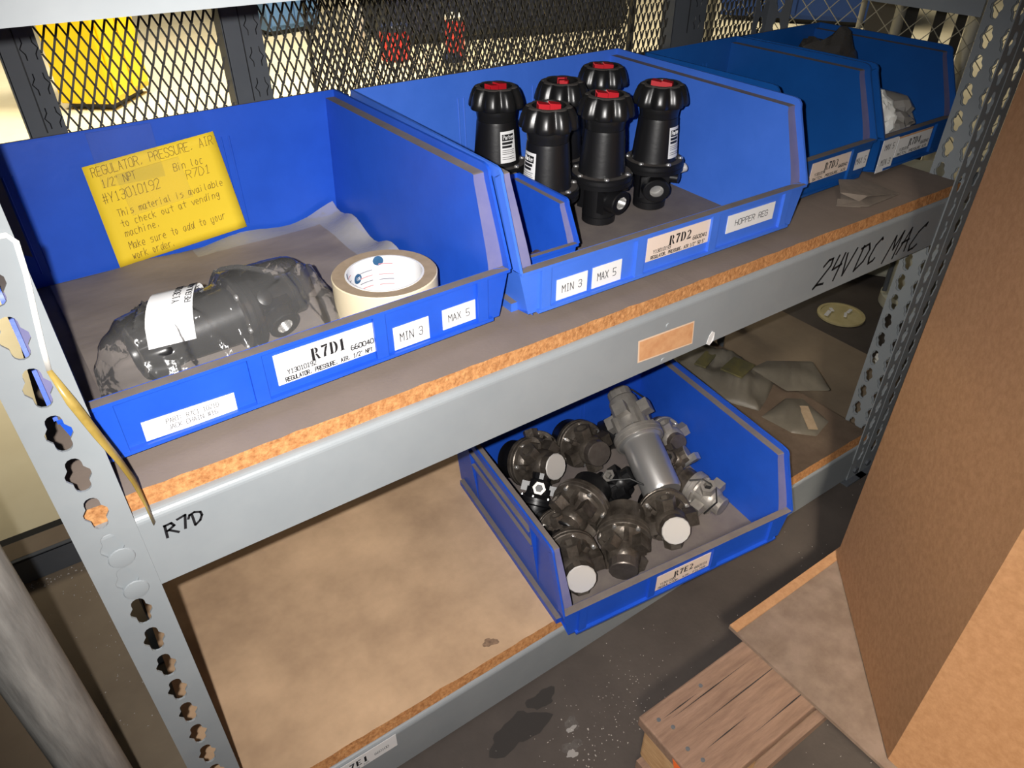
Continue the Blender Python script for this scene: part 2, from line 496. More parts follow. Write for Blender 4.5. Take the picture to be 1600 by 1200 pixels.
blob(mb, .505, -.050, .040, .024, 3, 3)
blob(mb, .560, -.030, .020, .014, 3, 8)
blob(mb, .567, -.090, .007, .004, 4, 4, FZ + .0008); blob(mb, .546, -.118, .008, .005, 4, 5, FZ + .0008); blob(mb, .572, -.084, .012, .008, 5, 6, FZ + .0006); blob(mb, .552, -.110, .013, .009, 5, 7, FZ + .0006)
tag(mb.build('floor', [M_FLOORDARK, M_FLOORTAN, M_FLOORPALE, M_STAIN, M_SCUFF, M_SCUFF2], recalc=False), kind='structure')
mb = MB(); mb.box(-4, 12, 9.0, 9.15, FZ, 4.2)
tag(mb.build('wall_back', M_WALL), kind='structure')

# ------------------------------------------------------------------ slotted posts
PITCH = 0.0381


def keyhole(cx, cz, hw=0.0052, hh=0.0156, bw=0.0083):
    P = []
    P += arc(cx, cz + hh - hw, hw, hw, 0, 180, 6)
    P += [(cx - hw, cz + 0.0066), (cx - bw, cz + 0.0022), (cx - bw, cz - 0.0022), (cx - hw, cz - 0.0066)]
    P += arc(cx, cz - hh + hw, hw, hw, 180, 360, 6)
    P += [(cx + hw, cz - 0.0066), (cx + bw, cz - 0.0022), (cx + bw, cz + 0.0022), (cx + hw, cz + 0.0066)]
    return P


def slotted(mb, to3, cols, z_first, n, z_lo, z_hi, mi=0):
    """a flange with keyholes; cols: list of (u0, u1, uc); to3 maps (u, z) to 3-D"""
    for u0, u1, uc in cols:
        for i in range(n):
            zc = z_first - PITCH * i
            a, b = zc - PITCH / 2, zc + PITCH / 2
            H = keyhole(uc, zc)
            out = []
            for (x, z) in H:
                dx, dz = x - uc, z - zc
                t = 1e9
                if dx > 1e-9: t = min(t, (u1 - uc) / dx)
                if dx < -1e-9: t = min(t, (u0 - uc) / dx)
                if dz > 1e-9: t = min(t, (b - zc) / dz)
                if dz < -1e-9: t = min(t, (a - zc) / dz)
                out.append((uc + dx * t, zc + dz * t))
            N = len(H)
            corners = [(u1, b), (u0, b), (u0, a), (u1, a)]
            ih = mb.add([to3(*p) for p in H]); io = mb.add([to3(*p) for p in out]); ic = mb.add([to3(*p) for p in corners])
            for k in range(N):
                j = (k + 1) % N
                p, q = out[k], out[j]
                e = 1e-6
                same = (abs(p[0] - q[0]) < e and (abs(p[0] - u0) < e or abs(p[0] - u1) < e)) or (abs(p[1] - q[1]) < e and (abs(p[1] - a) < e or abs(p[1] - b) < e))
                if same:
                    mb.face((ih + k, ih + j, io + j, io + k), mi)
                else:
                    cx = max(range(4), key=lambda c: -((corners[c][0] - (p[0] + q[0]) / 2) ** 2 + (corners[c][1] - (p[1] + q[1]) / 2) ** 2))
                    mb.face((ih + k, ih + j, io + j, ic + cx, io + k), mi)
        zt = z_first + PITCH / 2; zb = z_first - PITCH * (n - 1) - PITCH / 2
        if z_hi > zt: mb.poly([to3(u0, zt), to3(u1, zt), to3(u1, z_hi), to3(u0, z_hi)], mi)
        if zb > z_lo: mb.poly([to3(u0, z_lo), to3(u1, z_lo), to3(u1, zb), to3(u0, zb)], mi)


Z1ST = 0.1577 + PITCH * 8
NSL = 27
ZTOP = 0.52


def upright(xc, yf, sx, sy, name, parent, mi_mat=None, nside=2, fw=0.0425, sw=0.055):
    """L post with its corner at (xc, yf); front flange runs along sx*x, side flange along sy*y"""
    m = MB()
    zlo = FZ + 0.003
    f0, f1 = xc, xc + sx * fw
    slotted(m, lambda u, z: (u, yf, z), [(min(f0, f1), max(f0, f1), xc + sx * fw * 0.5)], Z1ST, NSL, zlo, ZTOP)
    cols = []
    for k in range(nside):
        a = k * sw / nside; b = (k + 1) * sw / nside
        cols.append((a, b, (a + b) / 2))
    slotted(m, lambda u, z: (xc + sx * .0011, yf + sy * (u + .0011), z), cols, Z1ST, NSL, zlo, ZTOP)
    o = m.build(name, mi_mat or M_GREY, parent, solid=0.002)
    m = MB()
    m.box(min(f0 - sx * .012, f1 + sx * .012), max(f0 - sx * .012, f1 + sx * .012), min(yf - sy * .012, yf + sy * .07), max(yf - sy * .012, yf + sy * .07), FZ + 0.0005, FZ + 0.004)
    m.M = Matrix.Translation((xc + sx * fw * 0.45, yf - 0.001 * sy, FZ + 0.022)) @ Matrix.Rotation(math.pi / 2, 4, 'X')
    m.prism(circle(0.007, 6), -0.004, 0.004)
    m.build('foot_plate', M_DGREY, o)
    return o


XL, XR, YB = 0.1293, 1.355, 0.412
rack = thing('storage_rack', 'grey steel shelving rack with keyhole posts and handwritten beams', 'shelving rack', (0, 0, FZ))
off = Matrix.Translation((0, 0, -FZ))


def rk(mb, name, mats, **k):
    o = mb.build(name, mats, rack, **k)
    o.location = (0, 0, -FZ)
    return o


def reparent(o):
    o.location = (0, 0, -FZ)
    return o


def dims_fix(o):
    return o


p1 = reparent(upright(XL, -0.003, 1, 1, 'post', rack))
p2 = reparent(upright(XR, -0.003, -1, 1, 'post', rack, fw=0.036))
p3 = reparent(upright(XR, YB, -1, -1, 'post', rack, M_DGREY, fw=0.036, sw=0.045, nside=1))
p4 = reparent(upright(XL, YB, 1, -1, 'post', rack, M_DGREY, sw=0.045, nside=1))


def beam_profile(z0, z1, yf, d=0.03, r=0.006):
    """front plate with rolled top edge and flange running back, in (y, z)"""
    P = [(yf, z0)]
    P += [(yf, z1 - r)]
    for i in range(1, 6):
        a = math.pi / 2 * i / 5
        P.append((yf + r - r * math.cos(a), z1 - r + r * math.sin(a)))
    P += [(yf + d, z1)]
    return P


def front_beam(x0, x1, z0, z1, yf=-0.001, d=0.034, name='front_beam', sgn=1):
    m = MB()
    P = [(yf + sgn * (y - yf), z) for y, z in beam_profile(z0, z1, yf, d)]
    m.strip([(x0, y, z) for y, z in P], [(x1, y, z) for y, z in P], 0)
    return rk(m, name, M_GREY, solid=0.002, recalc=False)


bx0, bx1 = XL + 0.003, XR - 0.002
beam_mid = front_beam(bx0, bx1, -0.0913, -0.0168)
beam_low = front_beam(bx0, bx1, -0.5854, -0.5045)
beam_top = front_beam(bx0, bx1, 0.327, 0.405)
front_beam(bx0, bx1, -0.0913, -0.0168, YB - 0.003, name='rear_beam', sgn=-1)
front_beam(bx0, bx1, -0.5854, -0.5045, YB - 0.003, name='rear_beam', sgn=-1)
for (x, za, zb) in ((XR - 0.006, 0.219, 0.295), (XL + 0.006, 0.327, 0.40), (XR - 0.006, -0.5854, -0.5045), (XL + 0.006, -0.5854, -0.5045)):
    m = MB(); m.box(x - 0.001, x + 0.001, 0.054, YB - 0.046, za, zb)
    rk(m, 'side_beam', M_GREY)
# rivet heads on the post where the beams hook in
for zc in (-0.0411, -0.0792):
    m = MB()
    m.M = Matrix.Translation((XL + 0.0245, -0.0042, zc - 0.004)) @ Matrix.Rotation(math.pi / 2, 4, 'X')
    m.lathe([(0.0098, 0), (0.0092, 0.0009), (0.006, 0.0014)], 20)
    m.build('rivet', M_GREY, p1)

# writing on the beams
m = MB()
RH = 0.0135
ribbon(m, [[(0, 0), (0.001, .013)], [(0.0005, .0125), (.006, .013), (.0075, .0095), (.003, .007), (.0015, .0065)], [(.003, .0068), (.009, .001)]], 0.0022, 0.1885, -0.0455, -0.0022)
ribbon(m, [[(0, .012), (.0065, .0135), (.0035, 0)]], 0.0022, 0.1995, -0.0435, -0.0022)
ribbon(m, [[(0.0022, 0.0008), (0.0022, .0125)], [(-.0012, .0095), (.0005, .0128), (.0045, .0138), (.0088, .0118), (.0092, .0080), (.0068, .0035), (.0022, .0004)]], 0.0021, 0.2085, -0.0448, -0.0022)
m.build('lettering', M_INK, beam_mid)
m = MB()
LW = 0.0038
ribbon(m, [[(0, .029), (.009, .036), (.0175, .036), (.0165, .026), (-.012, -.001), (-.006, .003), (.004, .0015), (.009, .001)]], LW, 1.034, -0.076, -0.0022)
ribbon(m, [[(.006, .036), (-.002, .017), (.017, .02)], [(.019, .036), (.007, -.002)]], LW, 1.059, -0.075, -0.0022)
ribbon(m, [[(0, .034), (.0015, 0), (.021, .036)]], LW, 1.084, -0.075, -0.0022)
ribbon(m, [[(.009, .036), (0, 0)], [(.004, .033), (.021, .036), (.026, .026), (.018, .010), (0, 0)]], LW, 1.1125, -0.076, -0.0022)
ribbon(m, [[(.024, .034), (.022, .037), (.010, .029), (.002, .012), (.004, .002), (.014, .004), (.017, .007)]], LW, 1.142, -0.076, -0.0022)
ribbon(m, [[(-.006, -.004), (.012, .034), (.014, .012), (.030, .037), (.020, -.004)]], LW, 1.190, -0.080, -0.0022)
ribbon(m, [[(0, 0), (.022, .036), (.020, 0)], [(.006, .016), (.024, .018)]], LW, 1.218, -0.079, -0.0022)
ribbon(m, [[(.034, .031), (.036, .036), (.018, .026), (.004, .008), (.005, -.001), (.016, .0), (.024, .004)]], LW, 1.246, -0.081, -0.0022)
m.build('lettering', M_INK, beam_mid)
# small scuffs on the beam
# worn orange tag with two rivets above and below
m = MB()
m.poly([(.6985, -.0022, -.0435), (.789, -.0022, -.0475), (.792, -.0022, -.0805), (.7015, -.0022, -.0745)], 1)
m.poly([(.7005, -.0025, -.0455), (.7872, -.0025, -.0492), (.79, -.0025, -.0785), (.7035, -.0025, -.0725)], 0)
m.build('blank_tag', [M_TAGBASE, M_TAGEDGE], beam_mid)
for (x, z) in ((0.744, -0.0385), (0.744, -0.0865)):
    m = MB()
    m.M = Matrix.Translation((x, -0.002, z)) @ Matrix.Rotation(math.pi / 2, 4, 'X')
    m.lathe([(0.0036, 0), (0.003, 0.0009)], 14)
    m.build('rivet', M_GREY, beam_mid)
m = MB()
m.poly([(.818, -.0026, -.0905), (.824, -.0026, -.0945), (.829, -.0035, -.088), (.830, -.0026, -.078), (.825, -.0026, -.0745), (.820, -.003, -.0800)])
m.build('tape_scrap', M_WHITE, beam_mid, solid=0.0006)
# shelf label on the lower beam
m = MB()
m.M = Matrix.Translation((0.2415, -0.0022, -0.5325))
plate(m, 0, 0.105, 0, 0.026, 0, 0.0005, 0)
stencil(m, 'R7E1', 0.0115, 0.030, 0.0085, -0.0009, 0.038, 1)
write(m, '660100', 0.0045, 0.074, 0.009, -0.0009, mi=1)
write(m, 'REGULATOR, AIR', 0.0034, 0.030, 0.0025, -0.0009, mi=1)
m.build('shelf_label', [M_WHITE, M_INK], beam_low)

# ------------------------------------------------------------------ shelf boards


def board(name, label, z, topmat, yl, yr, dark_from=None):
    """particle board with a crumbly exposed front edge"""
    m = MB()
    t = 0.0158
    n = 90
    x0, x1 = XL + 0.0035, XR - 0.001
    A, B, Bk, Bb = [], [], [], []
    for i in range(n + 1):
        u = i / n
        x = x0 + (x1 - x0) * u
        y = yl + (yr - yl) * u
        A.append((x, y + abs(random.gauss(0, 0.0007)) + (.0045 if dark_from else .0015), random.uniform(-0.0004, 0)))
        B.append((x, y + random.uniform(0, 0.0004), -t))
        Bk.append((x, YB - 0.006, 0)); Bb.append((x, YB - 0.006, -t))
    # keep the board clear of the corner posts
    m.strip(A, B, 1)
    ns = n if dark_from is None else int(n * dark_from)
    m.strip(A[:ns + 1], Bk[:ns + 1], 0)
    if ns < n: m.strip(A[ns:], Bk[ns:], 2)  # right part of the top is a darker brown
    m.strip(B, Bb, 0)
    m.strip(Bk, Bb, 1)
    m.poly([A[0], Bk[0], Bb[0], B[0]], 1); m.poly([A[-1], Bk[-1], Bb[-1], B[-1]], 1)
    o = m.build(name, [topmat, M_CHIP, M_BOARDDARK], loc=(0, 0, z))
    if dark_from:
        m = MB()
        blob(m, .512, .018 + .012, .010, .007, 0, 11, .0003)
        m.build('stain', M_WOODSTAIN, o, recalc=False)
    return tag(o, label, 'shelf board')


board('particle_board', 'dusty grey-brown particle board shelf with orange chipped edge carrying the upper blue bins', 0.0, M_BOARDTOP, 0.0085, 0.0005)
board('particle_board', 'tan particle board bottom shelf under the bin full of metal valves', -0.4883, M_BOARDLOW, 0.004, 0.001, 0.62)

# ------------------------------------------------------------------ stacking bins


def make_bin(label, x, y, th, W, D, H, hl, a, z=0.0, dl=0.0085, blue=None, rw=0.0115, group=None, ribs=True):
    """hopper-front bin; local origin at the back bottom centre, front towards -y"""
    root = thing('stacking_bin', label, 'storage bin', (x, y, z), (0, 0, th), group)
    m = MB()
    k = H / 0.16
    rr = 0.012 * k
    P = [(0, H), (a - rr, H), (a - rr * .45, H - rr * .12), (a - rr * .12, H - rr * .45), (a, H - rr)]
    P += [(a + f * (D - a), H - rr + f * (hl - H + rr)) for f in (.35, .7, .9, .97)] + [(D, hl)]
    N = len(P)

    def offs(d):
        Q = []
        for i in range(N):
            p0 = Vector(P[max(i - 1, 0)]); p1 = Vector(P[min(i + 1, N - 1)])
            t = (p1 - p0).normalized(); nrm = Vector((t.y, -t.x))
            if nrm.x > 0: nrm = -nrm
            if i == 0: nrm = Vector((0, -1))
            q = Vector(P[i]) + nrm * d
            Q.append((q.x, q.y))
        if d < dl + .001:
            # the ledge sweeps forward into the front lip
            Q[-3] = (Q[-3][0] - .0010 * k, Q[-3][1]); Q[-2] = (Q[-2][0] - .0022 * k, Q[-2][1])
        Q[-1] = (D - d - .003 * k, hl - 0.0005)
        Q[0] = (0.001, H - d)
        return Q
    Q = offs(dl); Q2 = offs(dl + .003)
    ui = lambda zz: W / 2 - .003 - rw - .010 * k * (H - zz) / H
    uo = lambda zz: W / 2 - .002 - .008 * k - .011 * k * (H - zz) / H
    fb = D - .03 * k
    for s in (-1, 1):
        m.strip([(s * W / 2, -v, zz) for v, zz in P], [(s * (W / 2 - .003), -v, zz) for v, zz in P], 0)
        m.strip([(s * W / 2, -v, zz) for v, zz in P], [(s * W / 2, -v, zz) for v, zz in Q2], 0)
        m.strip([(s * (W / 2 - .003), -v, zz) for v, zz in P], [(s * (W / 2 - .003), -v, zz) for v, zz in Q], 0)
        m.strip([(s * (W / 2 - .003), -v, zz) for v, zz in Q[:4]], [(s * ui(zz), -v, zz) for v, zz in Q[:4]], 1)
        m.strip([(s * (W / 2 - .003), -v, zz) for v, zz in Q[3:]], [(s * ui(zz), -v, zz) for v, zz in Q[3:]], 3)
        m.strip([(s * W / 2, -v, zz) for v, zz in Q2], [(s * uo(zz), -v, zz) for v, zz in Q2], 0)
        m.poly([(s * ui(zz), -v, zz) for v, zz in Q] + [(s * ui(.004), -fb, .004), (s * ui(.004), -.008, .004)], 0)
        m.poly([(s * uo(zz), -v, zz) for v, zz in Q2] + [(s * uo(.008), -D + .006, .008), (s * uo(0), -fb + .01, 0), (s * uo(0), -.006, 0)], 0)
        # foot rail, gussets and stacking ledges on the outside
        f0, f1 = sorted((s * (uo(0) - .002), s * (uo(0) + .0085 * k)))
        m.box(f0, f1, -D + .035 * k, -.02, 0, .010 * k, 0, top=1)
        if ribs:
            for v in (.22 * a, .80 * a):
                m.poly([(s * uo(.01), -v, .01 * k), (s * (uo(H) + .008 * k), -v, H - dl - .004), (s * uo(H - .012), -v, H - dl - .004)], 0)
                m.poly([(s * uo(.01), -v - .003, .01 * k), (s * (uo(H) + .008 * k), -v - .003, H - dl - .004), (s * uo(H - .012), -v - .003, H - dl - .004)], 0)
                m.strip([(s * uo(.01), -v, .01 * k), (s * (uo(H) + .008 * k), -v, H - dl - .004)], [(s * uo(.01), -v - .003, .01 * k), (s * (uo(H) + .008 * k), -v - .003, H - dl - .004)], 0)
            for zz, pr in ((H * .78, .0075), (H * .60, .0055)):
                g0, g1 = sorted((s * (uo(zz) - .001), s * (uo(zz) + pr * k)))
                m.box(g0, g1, -.79 * a, -.23 * a, zz - .003, zz, 0, top=1)
    # back wall
    m.box(-W / 2, W / 2, -.003, 0, H - .012, H, 0, top=1)
    m.poly([(-ui(H), -.003, H - .002), (ui(H), -.003, H - .002), (ui(.004), -.010, .004), (-ui(.004), -.010, .004)], 0)
    m.poly([(-uo(H), 0, H - .012), (uo(H), 0, H - .012), (uo(0), -.006, 0), (-uo(0), -.006, 0)], 0)
    if ribs:
        for c in (-.17, -.06, .06):
            for e in (-.0045, .0045):
                m.tube([(c * W / .42 + e, -.0045, H * .80), (c * W / .42 + e, -.009, H * .12)], .0011, 6, 0)
    # floor
    m.poly([(-ui(.004), -.008, .004), (ui(.004), -.008, .004), (ui(.004), -fb, .004), (-ui(.004), -fb, .004)], 2)
    m.poly([(-uo(0), -.006, 0), (uo(0), -.006, 0), (uo(0), -fb + .01, 0), (-uo(0), -fb + .01, 0)], 0)
    # front lip
    ul = ui(hl)
    lt = .0115 * k
    m.poly([(-W / 2 + .003, -D + lt, hl - .0005), (W / 2 - .003, -D + lt, hl - .0005), (W / 2 - .003, -D + .0015, hl - .0005), (-W / 2 + .003, -D + .0015, hl - .0005)], 1)
    m.poly([(-ul, -D + lt, hl), (ul, -D + lt, hl), (ui(.004), -fb, .004), (-ui(.004), -fb, .004)], 0)
    yf = -D + .0042
    zb = .012 * k
    wl = uo(.03) + .006 * k
    m.poly([(-wl, yf, zb), (wl, yf, zb), (W / 2 - .001, yf, hl), (-W / 2 + .001, yf, hl)], 0)
    m.poly([(-wl, yf, zb), (wl, yf, zb), (uo(0), -fb + .01, 0), (-uo(0), -fb + .01, 0)], 0)
    m.poly([(wl, yf, zb), (W / 2 - .001, yf, hl), (uo(hl), -D + .012, hl), (uo(.008), -D + .012, .008)], 0)
    m.poly([(-wl, yf, zb), (-W / 2 + .001, yf, hl), (-uo(hl), -D + .012, hl), (-uo(.008), -D + .012, .008)], 0)
    m.box(-W / 2 + .0015, W / 2 - .0015, -D, yf + .001, hl - .0035, hl, 0, top=1)
    m.box(-wl + .01, wl - .01, -D - .0005, yf, zb, zb + .0035, 0)
    rx = [.054] if W < .3 else []
    if W < .15: rx = []
    if W > .3: rx = [-wl + .020, -.058, .058, wl - .022]
    for c in rx:
        c0, c1 = c - .006 * k, c + .006 * k
        m.box(c0, c1, -D + .0002, yf, zb, hl - .0035, 0)
    o = m.build('bin_shell', [blue or M_BLUE, M_DUSTYBLUE, M_DUSTYBLUE, M_DUSTLAV], root)
    root['front_y'] = yf
    return root


def label(root, x0, z0, w, h, draw=None, m0=None, name='label_sticker', rot=0.0, out=0.0):
    """a paper sticker on a bin's front; its print is a sub-part"""
    yf = root['front_y']
    o_y = yf - 0.0005 - out
    m = MB()
    m.box(0, w, -0.0004, 0.0003, 0, h)
    s = m.build(name, m0 or M_WHITE, root, loc=(x0, o_y, z0), rot=(0, rot, 0))
    if draw:
        m = MB()
        draw(m)
        m.build('lettering', M_INK, s, recalc=False)
    return s


HB, DB, AB, LB = 0.160, 0.378, 0.345, 0.064
YY = -0.0008


def location_label(code, part, num, desc, w, h):
    def d(m):
        stencil(m, code, h * .40, w * .34, h * .44, YY, w * .36)
        write(m, part, h * .145, w * .10, h * .285, YY, fit=w * .27, w=h * .024)
        write(m, num, h * .155, w * .72, h * .33, YY, fit=w * .23, w=h * .030)
        if desc: write(m, desc, h * .135, w * .07, h * .06, YY, fit=w * .86, w=h * .026)
    return d


def mono(text, w, h, hh=.36):
    def d(m):
        write(m, text, h * hh, w * .17, h * (0.5 - hh / 2), YY, fit=w * .64, w=h * .032)
    return d


bin1 = make_bin('blue stacking bin at left with yellow handwritten note and masking tape inside', 0.3455, 0.4237, 0.025, 0.414, DB, HB, LB, AB)
bin2 = make_bin('wide blue stacking bin holding six black regulators with red keys', 0.787, 0.411, -0.013, 0.440, DB, HB, LB, AB, blue=M_BLUE3)
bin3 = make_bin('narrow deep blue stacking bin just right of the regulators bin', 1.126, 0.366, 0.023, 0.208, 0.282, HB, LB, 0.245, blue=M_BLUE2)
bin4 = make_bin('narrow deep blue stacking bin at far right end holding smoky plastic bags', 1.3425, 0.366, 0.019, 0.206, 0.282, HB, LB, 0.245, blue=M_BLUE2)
bin5 = make_bin('blue stacking bin on the bottom shelf piled with metal valves', 0.840, 0.320, -0.115, 0.417, DB, HB, LB, AB, z=-0.4883)

# labels, in each bin's own frame
label(bin1, -0.1545, 0.0165, 0.074, 0.0185, lambda m: (write(m, 'PART: R7C1 10710', .0044, .018, .0105, YY, fit=.042, w=.0004), write(m, 'JACK CHAIN #16', .0044, .018, .0042, YY, fit=.040, w=.0004)), rot=0.03)
s = label(bin1, -0.042, 0.0235, 0.098, 0.031, location_label('R7D1', 'Y13010192', '660040', 'REGULATOR, PRESSURE, AIR, 1/2" NPT', .098, .031))
label(bin1, 0.072, 0.0165, 0.0385, 0.0245, mono('MIN 3', .0385, .0245))
label(bin1, 0.126, 0.0195, 0.0385, 0.022, mono('MAX 5', .0385, .022))
label(bin2, -0.1715, 0.0175, 0.041, 0.024, mono('MIN 3', .041, .024))
label(bin2, -0.1235, 0.0170, 0.041, 0.025, mono('MAX 5', .041, .025))
label(bin2, -0.0465, 0.0275, 0.100, 0.0285, location_label('R7D2', 'Y13010193', '660041', 'REGULATOR, PRESSURE, AIR 1/2" 50 5"', .100, .0285), m0=M_CREAMLBL)
label(bin2, 0.0825, 0.0295, 0.084, 0.0225, lambda m: write(m, 'HOPPER REG', .0072, .014, .0075, YY, fit=.058, w=.0008))
label(bin3, -0.0420, 0.0285, 0.090, 0.0275, location_label('R7D3', 'Y13010194', '660042', 'SWITCH, PRESSURE, AIR', .090, .0275), m0=M_CREAMLBL)
label(bin3, 0.0610, 0.0240, 0.0360, 0.0255, mono('MAX 5', .0385, .0255))
label(bin4, -0.0990, 0.0110, 0.0395, 0.0500, lambda m: (write(m, 'MAX 5', .0085, .008, .033, YY, fit=.024, w=.0009), write(m, 'MIN 3', .0085, .008, .010, YY, fit=.024, w=.0009)), out=.003)
s = label(bin4, -0.0575, 0.0270, 0.094, 0.0310, location_label('R7D4', 'Y13010195', '660043', 'SWITCH, PRESSURE AIR', .094, .028), out=.003)
mm_ = MB(); mm_.box(0, .094, -.0006, -.0004, .0285, .031); mm_.build('stripe', M_TAGBASE, s)
label(bin5, -0.0510, 0.0200, 0.102, 0.0300, location_label('R7E2', 'Y13010200', '660101', 'REGULATOR, AIR, FILTER', .102, .030), m0=M_CREAMLBL)

# small bin standing inside the wide bin
tiny = make_bin('small blue bin tucked into the front left corner of the regulators bin', 0.6290, 0.200, -0.01, 0.090, 0.121, 0.092, 0.048, 0.100, z=0.0042, dl=0.0055, rw=0.006, ribs=False)

# bronze fittings inside the small bin
m = MB()
m.M = Matrix.Translation((0, 0, 0.010)) @ Matrix.Rotation(math.pi / 2, 4, 'Y')
m.prism(circle(.010, 6), -.012, .002); m.lathe([(.0065, .002), (.0065, .016), (.004, .016), (.004, .002)], 16)
o = m.build('pipe_fitting', M_BRASS, loc=(0.632, 0.112, 0.0185), rot=(0, 0, 0.5)); tag(o, 'brown metal hex fitting lying inside the small blue bin', 'fitting')

# ------------------------------------------------------------------ contents of the left bin
rot1 = Matrix.Rotation(0.025, 4, 'Z')


def in1(u, v, z):
    p = Matrix.Translation((0.359, 0.424, 0)) @ rot1 @ Vector((u, v, z))
    return p


# dusty liner sheet, its right and rear edges curled up
m = MB()
nx, ny = 44, 26
grid = []
for j in range(ny + 1):
    for i in range(nx + 1):
        u = -.183 + .345 * i / nx
        v = -.318 + .300 * j / ny
        z = .0062 + .0012 * math.sin(u * 55 + v * 30) * math.cos(v * 47) + random.uniform(-.0003, .0003)
        fu = max(0, (i - nx + 5) / 5); fv = max(0, (j - ny + 3) / 3)
        z += fu ** 1.4 * (.014 + .007 * math.sin(v * 60)) * (1 if j > 8 else .2) + fv ** 1.5 * (.007 + .004 * math.sin(u * 50)) * (i / nx)
        grid.append((u, v, max(z, .0050)))
n0 = m.add(grid)
for j in range(ny):
    for i in range(nx):
        k = n0 + j * (nx + 1) + i
        edge = i >= nx - 4 and j > 8 or (j >= ny - 2 and i > nx * .45)
        m.face((k, k + 1, k + nx + 2, k + nx + 1), 1 if edge else 0, True)
o = m.build('liner_sheet', [M_LINER, M_FILMWHITE], loc=(0.359, 0.424, 0), rot=(0, 0, 0.025), recalc=False, angle=80)
tag(o, 'dusty grey liner sheet with curled milky edge covering the left bin floor', 'liner')

# yellow note taped to the back wall
note = thing('note_card', 'yellow handwritten note taped to the back wall of the left bin', 'note', (0.2505, 0.4035, 0.008), (-0.045, 0, 0.025))
m = MB()
NW, NH = 0.150, 0.130
pts = []
nn = 12
q = lambda a, b: ((1 - a) * (1 - b) * 0.0 + a * (1 - b) * 0.1535 + (1 - a) * b * -0.0035 + a * b * 0.1405,
                  (1 - a) * (1 - b) * 0.0 + a * (1 - b) * 0.0115 + (1 - a) * b * 0.118 + a * b * 0.131)
for j in range(nn + 1):
    for i in range(nn + 1):
        a, b = i / nn, j / nn
        x, z = q(a, b)
        pts.append((x, -.0008 - .0012 * math.sin(a * 3.1) * math.sin(b * 3.0), z))
n0 = m.add(pts)
for j in range(nn):
    for i in range(nn):
        k = n0 + j * (nn + 1) + i
        m.face((k, k + 1, k + nn + 2, k + nn + 1), 0, True)
m.build('card', M_YELLOW, note, solid=0.0003, recalc=False)
m = MB()
NL = [('REGULATOR, PRESSURE, AIR', .0098, .0035, .1105, .134), ('1/2" NPT', .0088, .010, .0975, .036), ('Bin loc', .0085, .087, .1000, .034),
      ('#Y13010192', .0108, .006, .0800, .062), ('R7D1', .0095, .0985, .0885, .028), ('This material is available', .0078, .0155, .0630, .122),
      ('to check out at vending', .0080, .0155, .0505, .115), ('machine.', .0080, .0165, .0390, .040),
      ('Make sure to add to your', .0086, .0165, .0235, .115), ('work order.', .0088, .0165, .0110, .050)]
for tx, h, x, z, fit in NL:
    write(m, tx, h, x, z - .0045, -.0027, w=.00060, fit=fit, rot=0.085, jit=.28, slant=.12)
m.build('lettering', M_PENCIL, note, recalc=False)
m = MB()
m.box(.010, .076, -.0036, -.0030, .093, .152)
m.M = Matrix.Translation((.045, -.0030, .070)) @ Matrix.Rotation(-.10, 4, 'Y')
m.box(-.016, .054, -.0005, 0, -.012, .036)
m.build('clear_tape', M_FILMTAPE, note)

# roll of masking tape
tape = thing('masking_tape_roll', 'cream masking tape roll lying at the front right of the left bin', 'tape roll', (0.460, 0.130, 0.0085), (0.0, 0.0, 0.35))
RT = 0.0535
m = MB()
prof = [(.0400, .002), (RT - .001, 0), (RT, .001), (RT, .047), (RT - .001, .048), (.0400, .0472)]
m.lathe(prof, 64, 0, (False, False), mis=[1, 0, 0, 0, 1])
m.build('tape', [M_TAPE, M_TAPESIDE], tape)
m = MB()
m.lathe([(.0400, .0015), (.0400, .0478), (.0380, .0478), (.0380, .0015), (.0400, .0015)], 64, 0, (False, False))
core = m.build('core', M_WHITE, tape)
m = MB()
RC = .03785


def on_core(t, z, dt, dz, mi, n=10):
    P = [(RC * math.cos(t + dt * math.cos(a)), RC * math.sin(t + dt * math.cos(a)), z + dz * math.sin(a)) for a in [2 * math.pi * k / n for k in range(n)]]
    m.poly(P, mi)


def core_line(t0, t1, z, w, mi):
    n = max(2, int((t1 - t0) / .12))
    A = [(RC * math.cos(t0 + (t1 - t0) * i / n), RC * math.sin(t0 + (t1 - t0) * i / n), z - w / 2) for i in range(n + 1)]
    B = [(a[0], a[1], a[2] + w) for a in A]
    m.strip(A, B, mi)


for t in (0.95, 1.65, 2.35):
    on_core(t, .030 if t == 1.65 else .043, .150, .0055, 2, 20)
for k in range(5):
    zz = .014 + .006 * k
    for t in (.55, 1.15, 1.95, 2.6):
        if random.random() < .8:
            core_line(t, t + .42, zz + .002 * math.sin(t), .0011, 0 if k % 2 else 1)
m.build('print', [M_GREYINK, M_PINKINK, M_NAVYINK], core, recalc=False)
m = MB()
RC = .03775
for i, ch in enumerate('ipg'):
    L, _ = strokes({'i': 'i', 'p': 'p', 'g': 'g'}[ch], .0036)
    for ln in L:
        for a, b in zip(ln[:-1], ln[1:]):
            def cp(p, d=0):
                t = 1.65 + .055 - i * .05 - p[0] / RC
                return Vector((RC * math.cos(t), RC * math.sin(t), .0288 + p[1]))
            A, B = cp(a), cp(b)
            m.tube([A, B], .00025, 4)
m.build('lettering', M_WHITE, core)


# ------------------------------------------------------------------ black regulators


